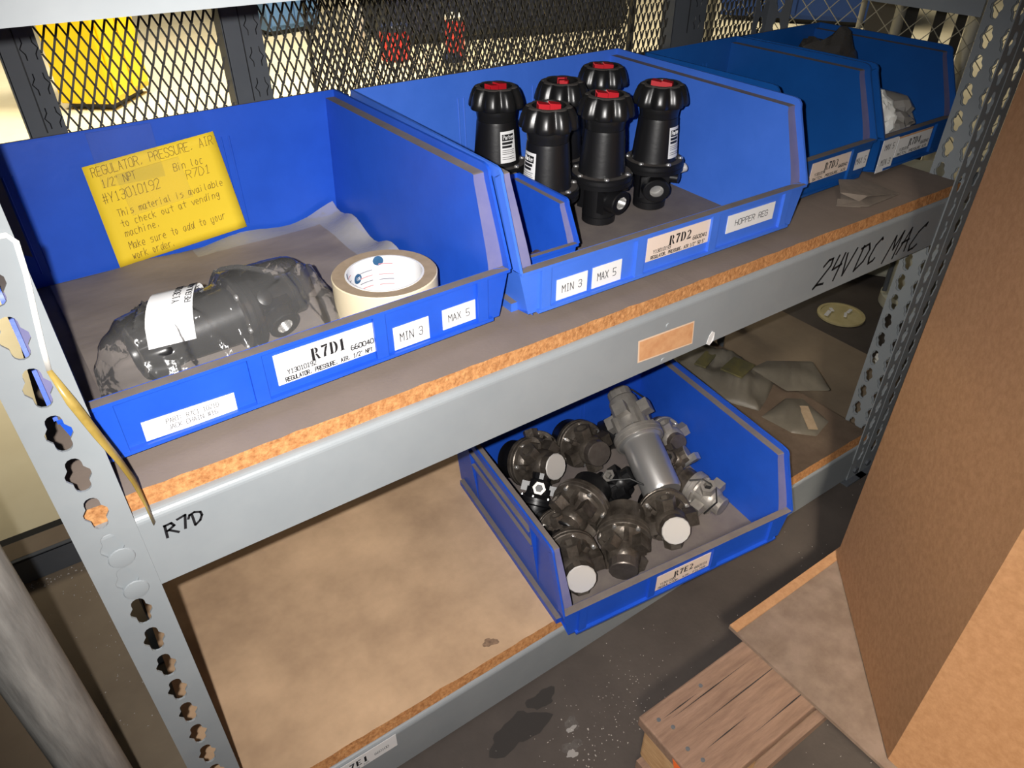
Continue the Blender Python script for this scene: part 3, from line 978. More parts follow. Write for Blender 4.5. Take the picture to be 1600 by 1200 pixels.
def make_regulator(label, loc, rotz, port_a, sticker_a, key_a, group=None, key=True):
    r = thing('air_regulator', label, 'regulator', loc, (0, 0, rotz), group)
    r.scale = (1.22, 1.22, 1.0)
    m = MB()
    m.lathe([(.0165, 0), (.0180, .0015), (.0180, .010), (.0172, .0105), (.0172, .012), (.0182, .0125), (.0182, .050), (.031, .0535)], 40, 0, (True, False))
    for a in (port_a, port_a + math.pi):
        m.M = Matrix.Rotation(a, 4, 'Z') @ Matrix.Translation((0, 0, .033)) @ Matrix.Rotation(math.pi / 2, 4, 'Y')
        m.lathe([(.0155, .006), (.0150, .0285), (.0138, .0295), (.0076, .0295)], 28, 0, (False, False))
        m.box(-.0145, .0145, -.0155, .0155, .004, .018)
    m.M = Matrix.Rotation(port_a + 1.1, 4, 'Z') @ Matrix.Translation((0, 0, .044)) @ Matrix.Rotation(math.pi / 2, 4, 'Y')
    m.lathe([(.0075, .012), (.0070, .030), (.004, .031)], 18)
    m.M = Matrix.Identity(4)
    m.build('body', M_BLKMET, r)
    for a in (port_a, port_a + math.pi):
        m = MB()
        m.M = Matrix.Rotation(a, 4, 'Z') @ Matrix.Translation((0, 0, .033)) @ Matrix.Rotation(math.pi / 2, 4, 'Y')
        pr = [(.0080, .0297)]
        for i in range(7):
            pr += [(.0078, .0290 - .0022 * i), (.0070, .0279 - .0022 * i)]
        pr = pr[:9] + [(.0064, .0200)]
        m.lathe(pr, 24, 0, (False, True))
        m.build('threaded_port', M_STEEL, r)
    m = MB()
    m.lathe([(.0300, .0525), (.0328, .0535), (.0330, .0585), (.0322, .0592), (.0322, .0600), (.0330, .0606), (.0328, .0650), (.0310, .0668), (.0245, .0672)], 48, 0, (True, False), mis=[0, 0, 0, 0, 0, 0, 0, 1])
    m.build('flange', [M_BLKMET, M_BLKDUST], r)
    for k in range(6):
        a = .35 + port_a + k * math.pi / 3
        m = MB()
        m.M = Matrix.Translation((.0288 * math.cos(a), .0288 * math.sin(a), .0665))
        m.lathe([(.0026, -.001), (.0030, .0004), (.0026, .0020), (.0012, .0027)], 12)
        m.build('screw', M_STEEL, r)
    m = MB()
    m.lathe([(.0250, .0666), (.0245, .070), (.0210, .118), (.0205, .1215), (.0195, .1225)], 48)
    m.build('bonnet', M_BLKMET, r)
    m = MB()
    m.lathe([(.0203, .1222), (.0210, .1290), (.0212, .1300), (.0212, .1345), (.0200, .1362)], 40)
    m.build('collar', M_BLKPL, r)
    m = MB()

    def lob(rr, z, t):
        w = .5 + .5 * math.cos(8 * t)
        if z < .128 or rr < .0190: return rr
        return rr - .0042 * (1 - w) ** 2.2 * min(1, (rr - .0190) / .005)
    m.lathe([(.0200, .1360), (.0284, .1366), (.0293, .1384), (.0287, .1435), (.0270, .1505), (.0247, .1570), (.0224, .1606), (.0205, .1616), (.0165, .1616), (.0158, .1600), (.0158, .1545), (.004, .1540)], 96, 0, (True, True), fn=lob, mis=[0] * 6 + [1, 1, 0, 0, 0])
    kn = m.build('knob', [M_BLKPL, M_BLKDUST], r, angle=50)
    m = MB()
    m.M = Matrix.Rotation(key_a, 4, 'Z')
    for sgn in (-1, 1):
        m.M = Matrix.Rotation(key_a, 4, 'Z') @ Matrix.Translation((0.0, 0, 0))
        x0, x1 = (0.0, .0108) if sgn > 0 else (-.0108, 0)
        m.poly([(x0, -.0052, .1532), (x1, -.0052 + (.0012), .1532), (x1, -.0052 + .0012, .1630), (x0, -.0052, .1648)])
        m.poly([(x0, .0052, .1532), (x1, .0052 - (.0012), .1532), (x1, .0052 - .0012, .1630), (x0, .0052, .1648)])
        m.poly([(x0, -.0052, .1648), (x1, -.004, .1630), (x1, .004, .1630), (x0, .0052, .1648)])
    m.poly([(.0108, -.004, .1532), (.0108, .004, .1532), (.0108, .004, .1630), (.0108, -.004, .1630)])
    m.poly([(-.0108, -.004, .1532), (-.0108, .004, .1532), (-.0108, .004, .1630), (-.0108, -.004, .1630)])
    if key: m.build('lock_key', M_RED, kn)
    if sticker_a is not None:
        m = MB()
        rb = lambda z: .0245 - (z - .070) * (.0035 / .048) + .0003

        def patch(t0, t1, z0, z1, mi, dr=0.0, n=8):
            A = [((rb(z0) + dr) * math.cos(t0 + (t1 - t0) * i / n), (rb(z0) + dr) * math.sin(t0 + (t1 - t0) * i / n), z0) for i in range(n + 1)]
            B = [((rb(z1) + dr) * math.cos(t0 + (t1 - t0) * i / n), (rb(z1) + dr) * math.sin(t0 + (t1 - t0) * i / n), z1) for i in range(n + 1)]
            m.strip(A, B, mi, True)
        a0 = sticker_a
        patch(a0, a0 + .80, .073, .112, 0)
        st = m.build('label_sticker', M_WHITE, r, recalc=False)
        m = MB()
        d = .0002
        patch(a0 + .08, a0 + .70, .1005, .1085, 0, d)
        patch(a0 + .08, a0 + .64, .0960, .0992, 0, d)
        patch(a0 + .08, a0 + .58, .0917, .0947, 0, d)
        for q_, zz in enumerate((.0885, .0862, .0839, .0800, .0775)):
            patch(a0 + .08, a0 + .70 - .05 * (q_ % 2), zz, zz + .0006, 0, d)
        m.build('lettering', M_INK, st, recalc=False)
        m = MB()
        L, wd = strokes('Parker', .0050)
        for ln in L:
            for p0, p1 in zip(ln[:-1], ln[1:]):
                def sp(p):
                    t = a0 + .14 + p[0] / .0232 * .60
                    z = .1025 + p[1]
                    return Vector(((rb(z) + .0004) * math.cos(t), (rb(z) + .0004) * math.sin(t), z))
                m.tube([sp(p0), sp(p1)], .00028, 4)
        m.build('lettering', M_WHITE, st)
    return r


G['p'] = ['0b 04', '03 14 24 33 31 20 10 01']
G['f'] = ['10 15 26 36', '04 34']
REG = [
 ('black regulator at front centre of the wide bin, bare of any sticker', (.805, .199, .0045), 0.0, -1.40, None, -.52),
 ('black regulator at right of the wide bin, open port facing front and sticker at right', (.8965, .199, .0045), 0.0, -2.12, -1.72, -.97),
 ('black regulator at left rear of the wide bin with a large white sticker', (.715, .306, .0045), 0.0, .4, -1.98, .12),
 ('black regulator standing behind the small blue bin, half a sticker showing at left', (.717, .199, .0045), 0.0, 1.4, -3.55, -.48),
 ('black regulator in the middle of the group, its red key seen end on', (.800, .281, .0045), 0.0, .9, None, 1.05),
 ('black regulator rearmost of the group, against the back of the wide bin', (.8965, .313, .0045), 0.0, .5, None, -.55),
]
for lb, loc, rz, pa, sa, ka in REG:
    make_regulator(lb, loc, rz, pa, sa, ka, 'black air regulators in the wide bin')
# screw-in plug sticking out of the right regulator
m = MB()
m.M = Matrix.Rotation(math.pi / 2, 4, 'Y')
m.lathe([(.0045, -.012), (.0045, 0), (.0062, .0005), (.0062, .008), (.005, .0095)], 14)
rr_ = [o for o in S.objects if o.name.startswith('air_regulator')]
m.build('drain_plug', M_CAPWHITE, rr_[1], loc=(.0300, -.010, .047), rot=(0, -.25, -.35))

# bagged regulator lying on its side in the left bin
bag_reg = make_regulator('black regulator lying on its side inside the clear bag', (0, 0, 0), 0, -math.pi / 2 + .15, None, .3, None, False)
ax = (Vector((0.2185, 0.1425, .030)) - Vector((0.379, 0.165, .034))).normalized()
zq = ax
xq = Vector((0, 0, 1)).cross(zq).normalized(); yq = zq.cross(xq)
mm = Matrix((xq, yq, zq)).transposed().to_4x4()
bag_reg.scale = (1, 1, 1)
bag_reg.matrix_world = Matrix.Translation((0.379, 0.165, .0445)) @ mm @ Matrix.Rotation(1.0, 4, 'Z') @ Matrix.Diagonal((1.12, 1.12, 1, 1))

# clear bag over it: a sheet draped over the regulator and down to the liner
bag = thing('plastic_bag', 'clear plastic bag with white barcode label wrapped around a regulator', 'plastic bag', (0.30, 0.17, .0065))
m = MB()
A0 = Vector((0.379, 0.165)); A1 = A0 + Vector((ax.x, ax.y)) * .165


def reg_h(x, y):
    p = Vector((x, y)); d = A1 - A0
    t = (p - A0).dot(d) / d.length_squared
    tt = min(max(t, -.02), 1.02)
    dist = (p - (A0 + d * tt)).length
    prof = ((-.05, .022), (.0, .030), (.3, .036), (.42, .036), (.46, .028), (.74, .024), (.78, .031), (1.0, .027), (1.05, .02))
    R_ = .02
    for (a, ra), (b, rb_) in zip(prof[:-1], prof[1:]):
        if a <= t <= b: R_ = ra + (rb_ - ra) * (t - a) / (b - a)
    cz = .0430 - .004 * tt
    if dist < R_:
        return cz + math.sqrt(R_ * R_ - dist * dist) * .93 + .004
    return max(.003, cz + .004 - (dist - R_) * 1.55)


outl = [(.180, .140), (.204, .209), (.235, .258), (.319, .272), (.420, .255), (.428, .200), (.408, .125), (.372, .100), (.300, .096), (.230, .098)]
cx = sum(p[0] for p in outl) / len(outl); cy = sum(p[1] for p in outl) / len(outl)
seg, rings = 200, 60
per = []
for k in range(seg):
    f = k / seg * len(outl); i = int(f); fr = f - i
    a, b = outl[i % len(outl)], outl[(i + 1) % len(outl)]
    per.append((a[0] + (b[0] - a[0]) * fr, a[1] + (b[1] - a[1]) * fr))
vs = []
for j in range(1, rings + 1):
    s_ = j / rings
    for (px, py) in per:
        x = cx + (px - cx) * s_; y = cy + (py - cy) * s_
        h = reg_h(x, y)
        cr = max(0, 1 - abs(math.sin(x * 34 + y * 52 + .8 * math.sin(y * 30))) * 6) + max(0, 1 - abs(math.sin(x * 50 - y * 37 + 1.2 * math.sin(x * 27))) * 6)
        h = max(h + .0012 * math.sin(x * 90 + y * 60) * math.sin(y * 80 - x * 40) + .0036 * cr * min(1, (1 - s_) * 6), .0018)
        if s_ > .97: h = .0010
        vs.append((x - .30, y - .17, h))
c_i = m.add([(cx - .30, cy - .17, reg_h(cx, cy))]); r_i = m.add(vs)
for k in range(seg):
    m.face((c_i, r_i + k, r_i + (k + 1) % seg), 0, True)
for j in range(rings - 1):
    for k in range(seg):
        a = r_i + j * seg + k; b = r_i + j * seg + (k + 1) % seg
        m.face((a, b, b + seg, a + seg), 0, True)
m.build('film', M_FILM, bag, recalc=True, angle=40)
# the label stuck across the bag
m = MB()
La = Vector((.249, .118)); Lb = Vector((.290, .206)); wd = Vector((.040, .0050))
n = 14
A, B = [], []
for i in range(n + 1):
    t = i / n
    c = La + (Lb - La) * t * 1.0
    for arr, o_ in ((A, -.5), (B, .5)):
        p = c + wd * o_
        arr.append((p.x - .30, p.y - .17, reg_h(p.x, p.y) + .0065))
m.strip(A, B, 0, True)
lab = m.build('label_sticker', M_WHITE, bag, recalc=False)
m = MB()


def lab_pt(u, v):
    """u across the label 0..1, v along it 0..1"""
    i = min(int(v * n), n - 1); f = v * n - i
    a = Vector(A[i]).lerp(Vector(A[i + 1]), f); b = Vector(B[i]).lerp(Vector(B[i + 1]), f)
    return a.lerp(b, u) + Vector((0, -.0002, .0008))


for tx, u, v0, hh, ln_ in (('Y13010192', .70, .22, .0050, .40), ('REGULATOR, PRESS', .96, .20, .0042, .62)):
    L, wdt = strokes(tx, hh)
    for ln in L:
        for p0, p1 in zip(ln[:-1], ln[1:]):
            m.tube([lab_pt(u - p0[1] / .032, v0 + p0[0] / wdt * ln_), lab_pt(u - p1[1] / .032, v0 + p1[0] / wdt * ln_)], .00030, 4)
m.build('lettering', M_INK, lab)

# ------------------------------------------------------------------ worn plastic strap on the left post
m = MB()
ctr = [(.132, .2250), (.150, .2235), (.1685, .2225), (.1718, .2175), (.1700, .197), (.1660, .172), (.1625, .148), (.1605, .131)]
C3 = [Vector((x, -.0058, z)) for x, z in ctr]
C3 += [Vector((.1650, -.012, .108)), Vector((.1715, -.018, .081)), Vector((.1780, -.017, .052)), Vector((.1815, -.012, .028)), Vector((.1830, -.0075, -.001)), Vector((.1835, -.0050, -.024))]
A, B = [], []
for i, p in enumerate(C3):
    t = (C3[min(i + 1, len(C3) - 1)] - C3[max(i - 1, 0)]).normalized()
    tw = 0 if i < 8 else min(1, (i - 7) / 3) * 1.0
    side = t.cross(Vector((0, 1, 0))).normalized()
    sd = side * math.cos(tw) + Vector((0, 1, 0)) * math.sin(tw)
    w = .0016 if i < 8 else (.0032 if i < 12 else .0018)
    A.append(p + sd * w); B.append(p - sd * w)
m.strip([tuple(a) for a in A[:8]], [tuple(b) for b in B[:8]], 1, True)
m.strip([tuple(a) for a in A[7:]], [tuple(b) for b in B[7:]], 0, True)
o = m.build('plastic_strap', [M_STRAP, M_FARWHITE], solid=0.0005, recalc=False)
tag(o, 'yellowed plastic strap dangling down the left slotted post over the beam', 'strap')

# ------------------------------------------------------------------ vertical pipe at the left edge
m = MB()
m.lathe([(.0250, FZ), (.0250, -.25), (.0250, .12), (.0250, .50)], 48)
o = m.build('galvanised_pipe', M_PIPE, loc=(.0610, .018, 0))
tag(o, 'weathered grey vertical pipe standing left of the slotted post', 'pipe')

# ------------------------------------------------------------------ valves piled in the lower bin


def frame_from_axis(a, roll=0.0):
    z = Vector(a).normalized()
    up = Vector((0, 0, 1)) if abs(z.z) < .95 else Vector((0, 1, 0))
    x = up.cross(z).normalized(); y = z.cross(x)
    return Matrix((x, y, z)).transposed().to_4x4() @ Matrix.Rotation(roll, 4, 'Z')


def hexboss(m, ang, z, r, l0, l1, n=6, hole=True):
    M0 = m.M.copy()
    m.M = M0 @ Matrix.Rotation(ang, 4, 'Z') @ Matrix.Translation((0, 0, z)) @ Matrix.Rotation(math.pi / 2, 4, 'Y')
    P = circle(r, n, a0=math.pi / n)
    N = len(P)
    a = m.add([(x, y, l0) for x, y in P]); b = m.add([(x, y, l1) for x, y in P])
    for i in range(N):
        j = (i + 1) % N
        m.face((a + i, a + j, b + j, b + i), 0)
    if hole:
        hr = r * .58
        c = m.add([(hr * math.cos(math.atan2(y, x)), hr * math.sin(math.atan2(y, x)), l1) for x, y in P])
        d = m.add([(hr * .9 * math.cos(math.atan2(y, x)), hr * .9 * math.sin(math.atan2(y, x)), l1 - .010) for x, y in P])
        for i in range(N):
            j = (i + 1) % N
            m.face((b + i, b + j, c + j, c + i), 1)
            m.face((c + i, c + j, d + j, d + i), 1)
        m.face(range(d, d + N), 2)
    else:
        m.face(range(b, b + N), 0)
    m.M = M0


def make_valve(label, flange_c, axis, roll, body, cap, bonnet, ports=((0, 0), (1.57, 1), (3.14, 0), (4.71, 1)), fr=.037, bon_l=.030, bon_r=.030, cap_r=.0195, body_l=.034, scale=1.13, nscrew=6):
    root = thing('pneumatic_valve', label, 'valve', group='metal valves piled in the lower bin')
    root.matrix_world = Matrix.Translation(flange_c) @ frame_from_axis(axis, roll) @ Matrix.Scale(scale, 4)
    m = MB()
    # body with neck, shoulders and port bosses
    m.lathe([(fr * .80, .010), (fr * .74, .014), (.0235, .018), (.0225, .010 + body_l * .8), (.0215, .010 + body_l), (.0180, .014 + body_l)], 28)
    for a, hole in ports:
        hexboss(m, a, .012 + body_l * .52, .0135, .012, .036, 6 if hole else 4, bool(hole))
        M0 = m.M.copy(); m.M = M0 @ Matrix.Rotation(a + .78, 4, 'Z')
        m.prism([(.012, -.003), (fr * .82, -.003), (fr * .82, .003), (.012, .003)], .009, .017 + body_l * .4)
        m.M = M0
    m.build('valve_body', [body, M_ALU if body is not M_DKALU else body, M_BLACK], root)
    m = MB()
    zc = .012 + body_l
    m.lathe([(cap_r * .86, zc), (cap_r, zc + .002), (cap_r, zc + .014), (cap_r * .95, zc + .0155)], 14, mis=[0, 0, 1])
    m.build('end_cap', [body if cap is not M_CAPDARK else M_CAPDARK, cap], root, angle=25)
    m = MB()
    m.lathe([(fr * .97, -.004), (fr, -.003), (fr, .0025), (fr * .965, .003), (fr * .965, .0045), (fr, .005), (fr, .0095), (fr * .97, .0105), (fr * .70, .0105)], 40, 0, (True, True))
    m.build('flange', body, root)
    for k in range(nscrew):
        a = 2 * math.pi * k / nscrew + .26
        m = MB(); m.M = Matrix.Translation((fr * .86 * math.cos(a), fr * .86 * math.sin(a), .0105))
        m.lathe([(.0030, -.001), (.0030, .0030), (.0022, .0036)], 10)
        m.build('screw', M_STEEL, root)
    m = MB()
    m.lathe([(fr * .90, -.004), (bon_r, -.006), (bon_r, -.006 - bon_l * .55), (bon_r * .97, -.007 - bon_l * .57), (bon_r * .97, -.006 - bon_l * .95), (bon_r * .9, -.006 - bon_l)], 36)
    m.build('bonnet', bonnet, root)
    mw = root.matrix_world.copy()
    low = min((mw @ v.co).z for ch in root.children for v in ch.data.vertices)
    if low < -0.4838:                       # rest it on the bin floor
        mw.translation.z += -0.4838 - low
        root.matrix_world = mw
    return root


P4 = ((0, 0), (1.57, 1), (3.14, 0), (4.71, 1))
VALVES = [
 ('dark valve with bright round end cap at left rear of the lower bin', (.7335, .250, -.428), (.15, -.78, .36), .5, M_DKALU, M_CAPWHITE, M_BLKMET, P4, {}),
 ('dark oily valve with brown end cap beside the back wall of the lower bin', (.838, .243, -.432), (-.12, -.90, .34), .2, M_DKALU, M_CAPDARK, M_BLKMET, P4, {}),
 ('grey cast valve with polished zinc cylinder lying over the centre of the pile', (.889, .150, -.385), (.28, .86, .30), .9, M_ALU, M_ALU, M_CHROME, ((0, 0), (1.57, 0), (3.14, 0), (4.71, 0)), dict(bon_l=.084, bon_r=.0285, fr=.0365, cap_r=.0185, body_l=.060)),
 ('grey cast valve with plain end cap leaning on the right wall of the lower bin', (.984, .183, -.435), (-.25, -.75, .25), .4, M_ALU, M_CAPDARK, M_DKALU, P4, dict(fr=.031, bon_l=.02, bon_r=.024, cap_r=.0175, scale=.92)),
 ('grey cast valve with hexagonal port facing front at far right of the pile', (.935, .060, -.455), (.10, -.90, -.06), .3, M_ALU, M_ALU, M_DKALU, P4, dict(fr=.030, bon_l=.02, bon_r=.024, cap_r=.0170, scale=.95)),
 ('black oily valve with bright round end cap at front centre of the pile', (.846, .040, -.453), (-.45, -.76, .38), .2, M_DKALU, M_CAPWHITE, M_BLKMET, P4, {}),
 ('dark valve with broad disc flange lying in the middle left of the pile', (.748, .122, -.428), (-.86, -.42, -.02), .9, M_DKALU, M_BLKMET, M_BLKMET, P4, dict(fr=.041)),
 ('brown metal valve with dull end cap and open port near the front lip', (.768, .046, -.446), (-.62, -.70, -.10), .75, M_DKALU, M_CAPDARK, M_DKALU, P4, dict(fr=.036)),
 ('black oily valve with bright end cap in the lower bin\'s front left corner', (.674, .059, -.446), (-.38, -.80, .30), .2, M_DKALU, M_CAPWHITE, M_BLKMET, P4, {}),
 ('black valve half buried in the pile under the zinc cylinder', (.810, .135, -.452), (.5, -.3, .5), .2, M_BLKMET, M_BLKMET, M_BLKMET, P4, dict(scale=.85)),
 ('dark valve at the back wall of the lower bin, between the two end caps', (.775, .272, -.455), (-.5, -.3, .6), .6, M_DKALU, M_DKALU, M_BLKMET, P4, dict(scale=.95)),
 ('dark valve buried at the back right corner of the pile', (.932, .238, -.458), (.5, -.4, .35), .3, M_BLKMET, M_DKALU, M_BLKMET, P4, dict(scale=.95)),
 ('dark valve under the broad disc flange at middle left', (.690, .118, -.463), (-.1, -.8, .45), .1, M_DKALU, M_DKALU, M_BLKMET, P4, dict(scale=.85)),
 ('grey metal valve wedged between the zinc cylinder and the hexagonal port valve', (.930, .125, -.448), (.5, -.35, .5), .5, M_DKALU, M_ALU, M_BLKMET, P4, dict(scale=.80)),
 ('black valve against the left wall of the lower bin, mostly in shadow', (.700, .180, -.462), (.4, .3, .5), .2, M_BLKMET, M_DKALU, M_BLKMET, P4, dict(scale=.8)),
]
for lb, c, ax_, rl, bo, ca, bn, po, kw in VALVES:
    make_valve(lb, c, ax_, rl, bo, ca, bn, po, **kw)

# elbow fitting and wires among the valves
m = MB()
m.M = Matrix.Translation((0, 0, 0))
m.prism(circle(.0085, 4, a0=.78), .004, .020)
m.lathe([(.0065, -.016), (.0065, .004)], 16)
o = m.build('pipe_fitting', M_STEEL, loc=(.955, .095, -.425), rot=(.5, .45, 0)); tag(o, 'bright square headed fitting by the right wall of the lower bin', 'fitting')
m = MB()
m.tube([(.975, .255, -.455), (.950, .268, -.43), (.940, .285, -.40), (.955, .277, -.385), (.975, .262, -.386), (.988, .245, -.398), (.994, .236, -.410)], .0016, 8)
o = m.build('wire', M_RUBBER); tag(o, 'thin black wire curling against the back right wall of the lower bin', 'wire')
m = MB()
m.tube([(.800, .120, -.405), (.825, .100, -.400), (.840, .070, -.404), (.842, .040, -.412), (.836, .015, -.424)], .0016, 8)
o = m.build('wire', M_RUBBER); tag(o, 'black wire looping over the centre of the valve pile', 'wire')
m = MB()
m.tube([(.910, .052, -.412), (.928, .040, -.410), (.938, .020, -.418), (.925, .004, -.430), (.895, .002, -.436)], .0014, 8)
o = m.build('wire', M_RUBBER); tag(o, 'black wire bent round the hexagonal port valve', 'wire')

# ------------------------------------------------------------------ things in the far right bins
m = MB()
m.M = Matrix.Rotation(math.pi / 2, 4, 'X')
m.lathe([(.007, -.03), (.007, .02), (.010, .02), (.010, .032)], 16)
o = m.build('steel_stud', M_STEEL, loc=(1.075, .150, .016), rot=(0, 0, .3)); tag(o, 'bright steel stud on the floor of the narrow bin', 'stud')


def crumple(name, label, cat, pts, amp, M, loc, seed, group=None, solid=None, mats=None):
    """crumpled film: a lumpy closed surface through radii given per direction"""
    rnd = random.Random(seed)
    b = bmesh.new()
    bmesh.ops.create_icosphere(b, subdivisions=4, radius=1)
    ph = [rnd.uniform(0, 6.28) for _ in range(9)]
    for v in b.verts:
        c = v.co.copy()
        k = 1 + amp * (math.sin(5 * c.x + ph[0]) * math.sin(6 * c.y + ph[1]) + .7 * abs(math.sin(9 * c.z + 5 * c.x + ph[2])) + .5 * abs(math.sin(13 * c.y + 7 * c.z + ph[3])))
        v.co = Vector((c.x * pts[0] * k, c.y * pts[1] * k, max(c.z * pts[2] * k, -pts[2] * .9)))
    me = bpy.data.meshes.new(name); b.to_mesh(me); b.free()
    for p in me.polygons: p.use_smooth = True
    try: me.set_sharp_from_angle(angle=math.radians(28))
    except Exception: pass
    me.materials.append(M)
    o = bpy.data.objects.new(name, me); COL.objects.link(o); o.location = loc
    return tag(o, label, cat, group)


crumple('plastic_bag', 'smoky crumpled plastic bag standing up at the rear of the far right bin', 'plastic bag', (.052, .050, .075), .22, M_FILMBLACK, (1.330, .262, .078), 3)
crumple('plastic_bag', 'white crumpled bag of parts in the middle of the far right bin', 'plastic bag', (.024, .028, .034), .16, M_FARWHITE, (1.300, .140, .070), 5)
crumple('plastic_bag', 'grey translucent bag at the front of the far right bin', 'plastic bag', (.055, .085, .052), .16, M_FILMGREY, (1.333, .195, .052), 9)
# folded scrap of card on the shelf in front of the far right bins
m = MB()
m.poly([(1.122, .050, .002), (1.150, .024, .002), (1.228, .026, .002), (1.212, .066, .006), (1.160, .078, .010)])
m.poly([(1.128, .058, .016), (1.158, .034, .012), (1.228, .027, .003), (1.208, .076, .012), (1.165, .088, .018)])
m.poly([(1.116, .052, .0015), (1.140, .030, .0015), (1.150, .040, .004), (1.128, .060, .006)])
m.poly([(1.128, .058, .016), (1.150, .040, .004), (1.158, .034, .012)])
o = m.build('card_scrap', M_CARDGREY, solid=0.0012); tag(o, 'folded grey scrap of card lying on the shelf before the narrow bins', 'card scrap')

# ------------------------------------------------------------------ pouches on the lower shelf
ZL = -0.4883


def pouch(label, outline, h, M, seed, extra=None, name='plastic_pouch', z0=ZL):
    rnd = random.Random(seed)
    cx = sum(p[0] for p in outline) / len(outline); cy = sum(p[1] for p in outline) / len(outline)
    root = thing(name, label, 'plastic pouch', (cx, cy, z0))
    m = MB()
    seg, rings = 64, 12
    per = []
    for k in range(seg):
        f = k / seg * len(outline); i = int(f); fr = f - i
        a, b = outline[i % len(outline)], outline[(i + 1) % len(outline)]
        per.append((a[0] + (b[0] - a[0]) * fr - cx, a[1] + (b[1] - a[1]) * fr - cy))
    p1, p2, p3 = [rnd.uniform(0, 6) for _ in range(3)]

    def hh(x, y, s):
        return .0012 + h * (1 - s ** 4) * (.62 + .38 * math.sin(x * 55 + p1) * math.sin(y * 48 + p2) + .16 * abs(math.sin(x * 90 - y * 120 + p3)))
    ci = m.add([(0, 0, hh(0, 0, 0))]); vs = []
    for j in range(1, rings + 1):
        s = j / rings
        for x, y in per: vs.append((x * s, y * s, hh(x * s, y * s, s)))
    ri = m.add(vs)
    lo = m.add([(x, y, .0004) for x, y in per])
    for k in range(seg):
        q = (k + 1) % seg
        m.face((ci, ri + k, ri + q), 0, True)
        for j in range(rings - 1):
            a = ri + j * seg + k; b = ri + j * seg + q
            m.face((a, b, b + seg, a + seg), 0, True)
        a = ri + (rings - 1) * seg
        m.face((a + k, a + q, lo + q, lo + k), 0)
    m.face(range(lo, lo + seg), 0)
    m.build('film', M, root, angle=60)
    if extra: extra(root, cx, cy, hh)
    return root


def ex1(root, cx, cy, hh):
    for (x, y, w, d, r, M, nm) in ((1.262, .335, .060, .026, .35, M_KHAKI, 'label_patch'), (1.275, .262, .060, .048, .25, M_KHAKI, 'packed_part')):
        m = MB(); m.box(-w / 2, w / 2, -d / 2, d / 2, 0, .004)
        m.build(nm, M, root, loc=(x - cx, y - cy, hh(x - cx, y - cy, .4) + .002), rot=(0, 0, r), bevel=.001)


def ex2(root, cx, cy, hh):
    m = MB(); m.box(-.036, .036, -.009, .009, 0, .0012)
    m.build('label_sticker', M_TAPESIDE, root, loc=(.005, -.018, hh(.005, -.018, .4) + .001), rot=(0, 0, .9))


pouch('large dusty pouch with khaki packing behind the lower bin, under the beam', [(1.200, .230), (1.225, .395), (1.330, .405), (1.345, .300), (1.346, .215), (1.285, .185), (1.235, .165)], .030, M_BAGCLOTH, 2, ex1)
pouch('small grey pouch with a pale sticker nearest the front of the bottom shelf', [(1.224, .150), (1.312, .162), (1.338, .140), (1.318, .066), (1.262, .052), (1.232, .085)], .010, M_BAGCLOTH, 4, ex2)
pouch('flat grey pouch lapping over the right edge of the bottom shelf', [(1.322, .262), (1.372, .262), (1.450, .205), (1.392, .118), (1.318, .168)], .010, M_BAGCLOTH, 6, z0=ZL + .012)

# ------------------------------------------------------------------ neighbouring bay on the right: post, beam and board end
nb = thing('neighbour_rack', 'dark slotted post and beams of the next bay, behind the big carton', 'shelving rack', (0, 0, FZ))
m = upright(XR + .0035, -0.003, 1, 1, 'post', nb, M_GREY); m.location = (0, 0, -FZ)
for za, zb in ((-.0913, -.0168), (-.5854, -.5045)):
    m = MB(); P = beam_profile(za, zb, -.001, .034)
    m.strip([(XR + .048, y, z) for y, z in P], [(2.1, y, z) for y, z in P], 0)
    o = m.build('front_beam', M_GREY, nb, loc=(0, 0, -FZ), solid=.002, recalc=False)
m = MB(); m.M = Matrix.Translation((XR + .062, -.004, .006)) @ Matrix.Rotation(math.pi / 2, 4, 'X'); m.prism(circle(.010, 6), 0, .010); m.lathe([(.005, .01), (.005, .024)], 12)
m.build('bolt', M_DGREY, nb, loc=(0, 0, -FZ))

# ------------------------------------------------------------------ expanded-metal partition behind the shelf
part = thing('mesh_partition', 'dark expanded metal partition with slotted posts behind the upper bins', 'partition', (0.9, .55, FZ))
PY = .55


def pp(mb, name, mats, **k):
    return mb.build(name, mats, part, loc=(-0.9, -PY, -FZ), **k)


def expanded(x0, x1, z0, z1, y, sw=.0127, lw=.0285, st=.0032, dep=.0009):
    m = MB()
    nx = int((x1 - x0) / sw); nz = int((z1 - z0) / (lw / 2))
    # zigzag strands: each row of diamonds shares its nodes with the next
    for j in range(nz):
        for i in range(nx):
            cx = x0 + sw * (i + .5 * (j % 2)); cz = z0 + lw / 2 * j
            for sx in (-1, 1):
                a = Vector((cx, y, cz)); b = Vector((cx + sx * sw / 2, y + .003 * sx, cz + lw / 2))
                mid1 = a.lerp(b, .30) + Vector((-sx * .0000, 0, 0)); d = Vector((st * .5, 0, 0))
                q = [a + d * .8 + Vector((0, -dep, 0)), b + d * .8 + Vector((0, -dep, 0)), b - d * .8 + Vector((0, -dep, 0)), a - d * .8 + Vector((0, -dep, 0))]
                k = m.add([tuple(p) for p in q] + [tuple(p + Vector((0, 2 * dep, 0))) for p in q])
                m.face((k, k + 1, k + 2, k + 3)); m.face((k, k + 1, k + 5, k + 4)); m.face((k + 2, k + 3, k + 7, k + 6)); m.face((k + 4, k + 5, k + 6, k + 7))
    return m


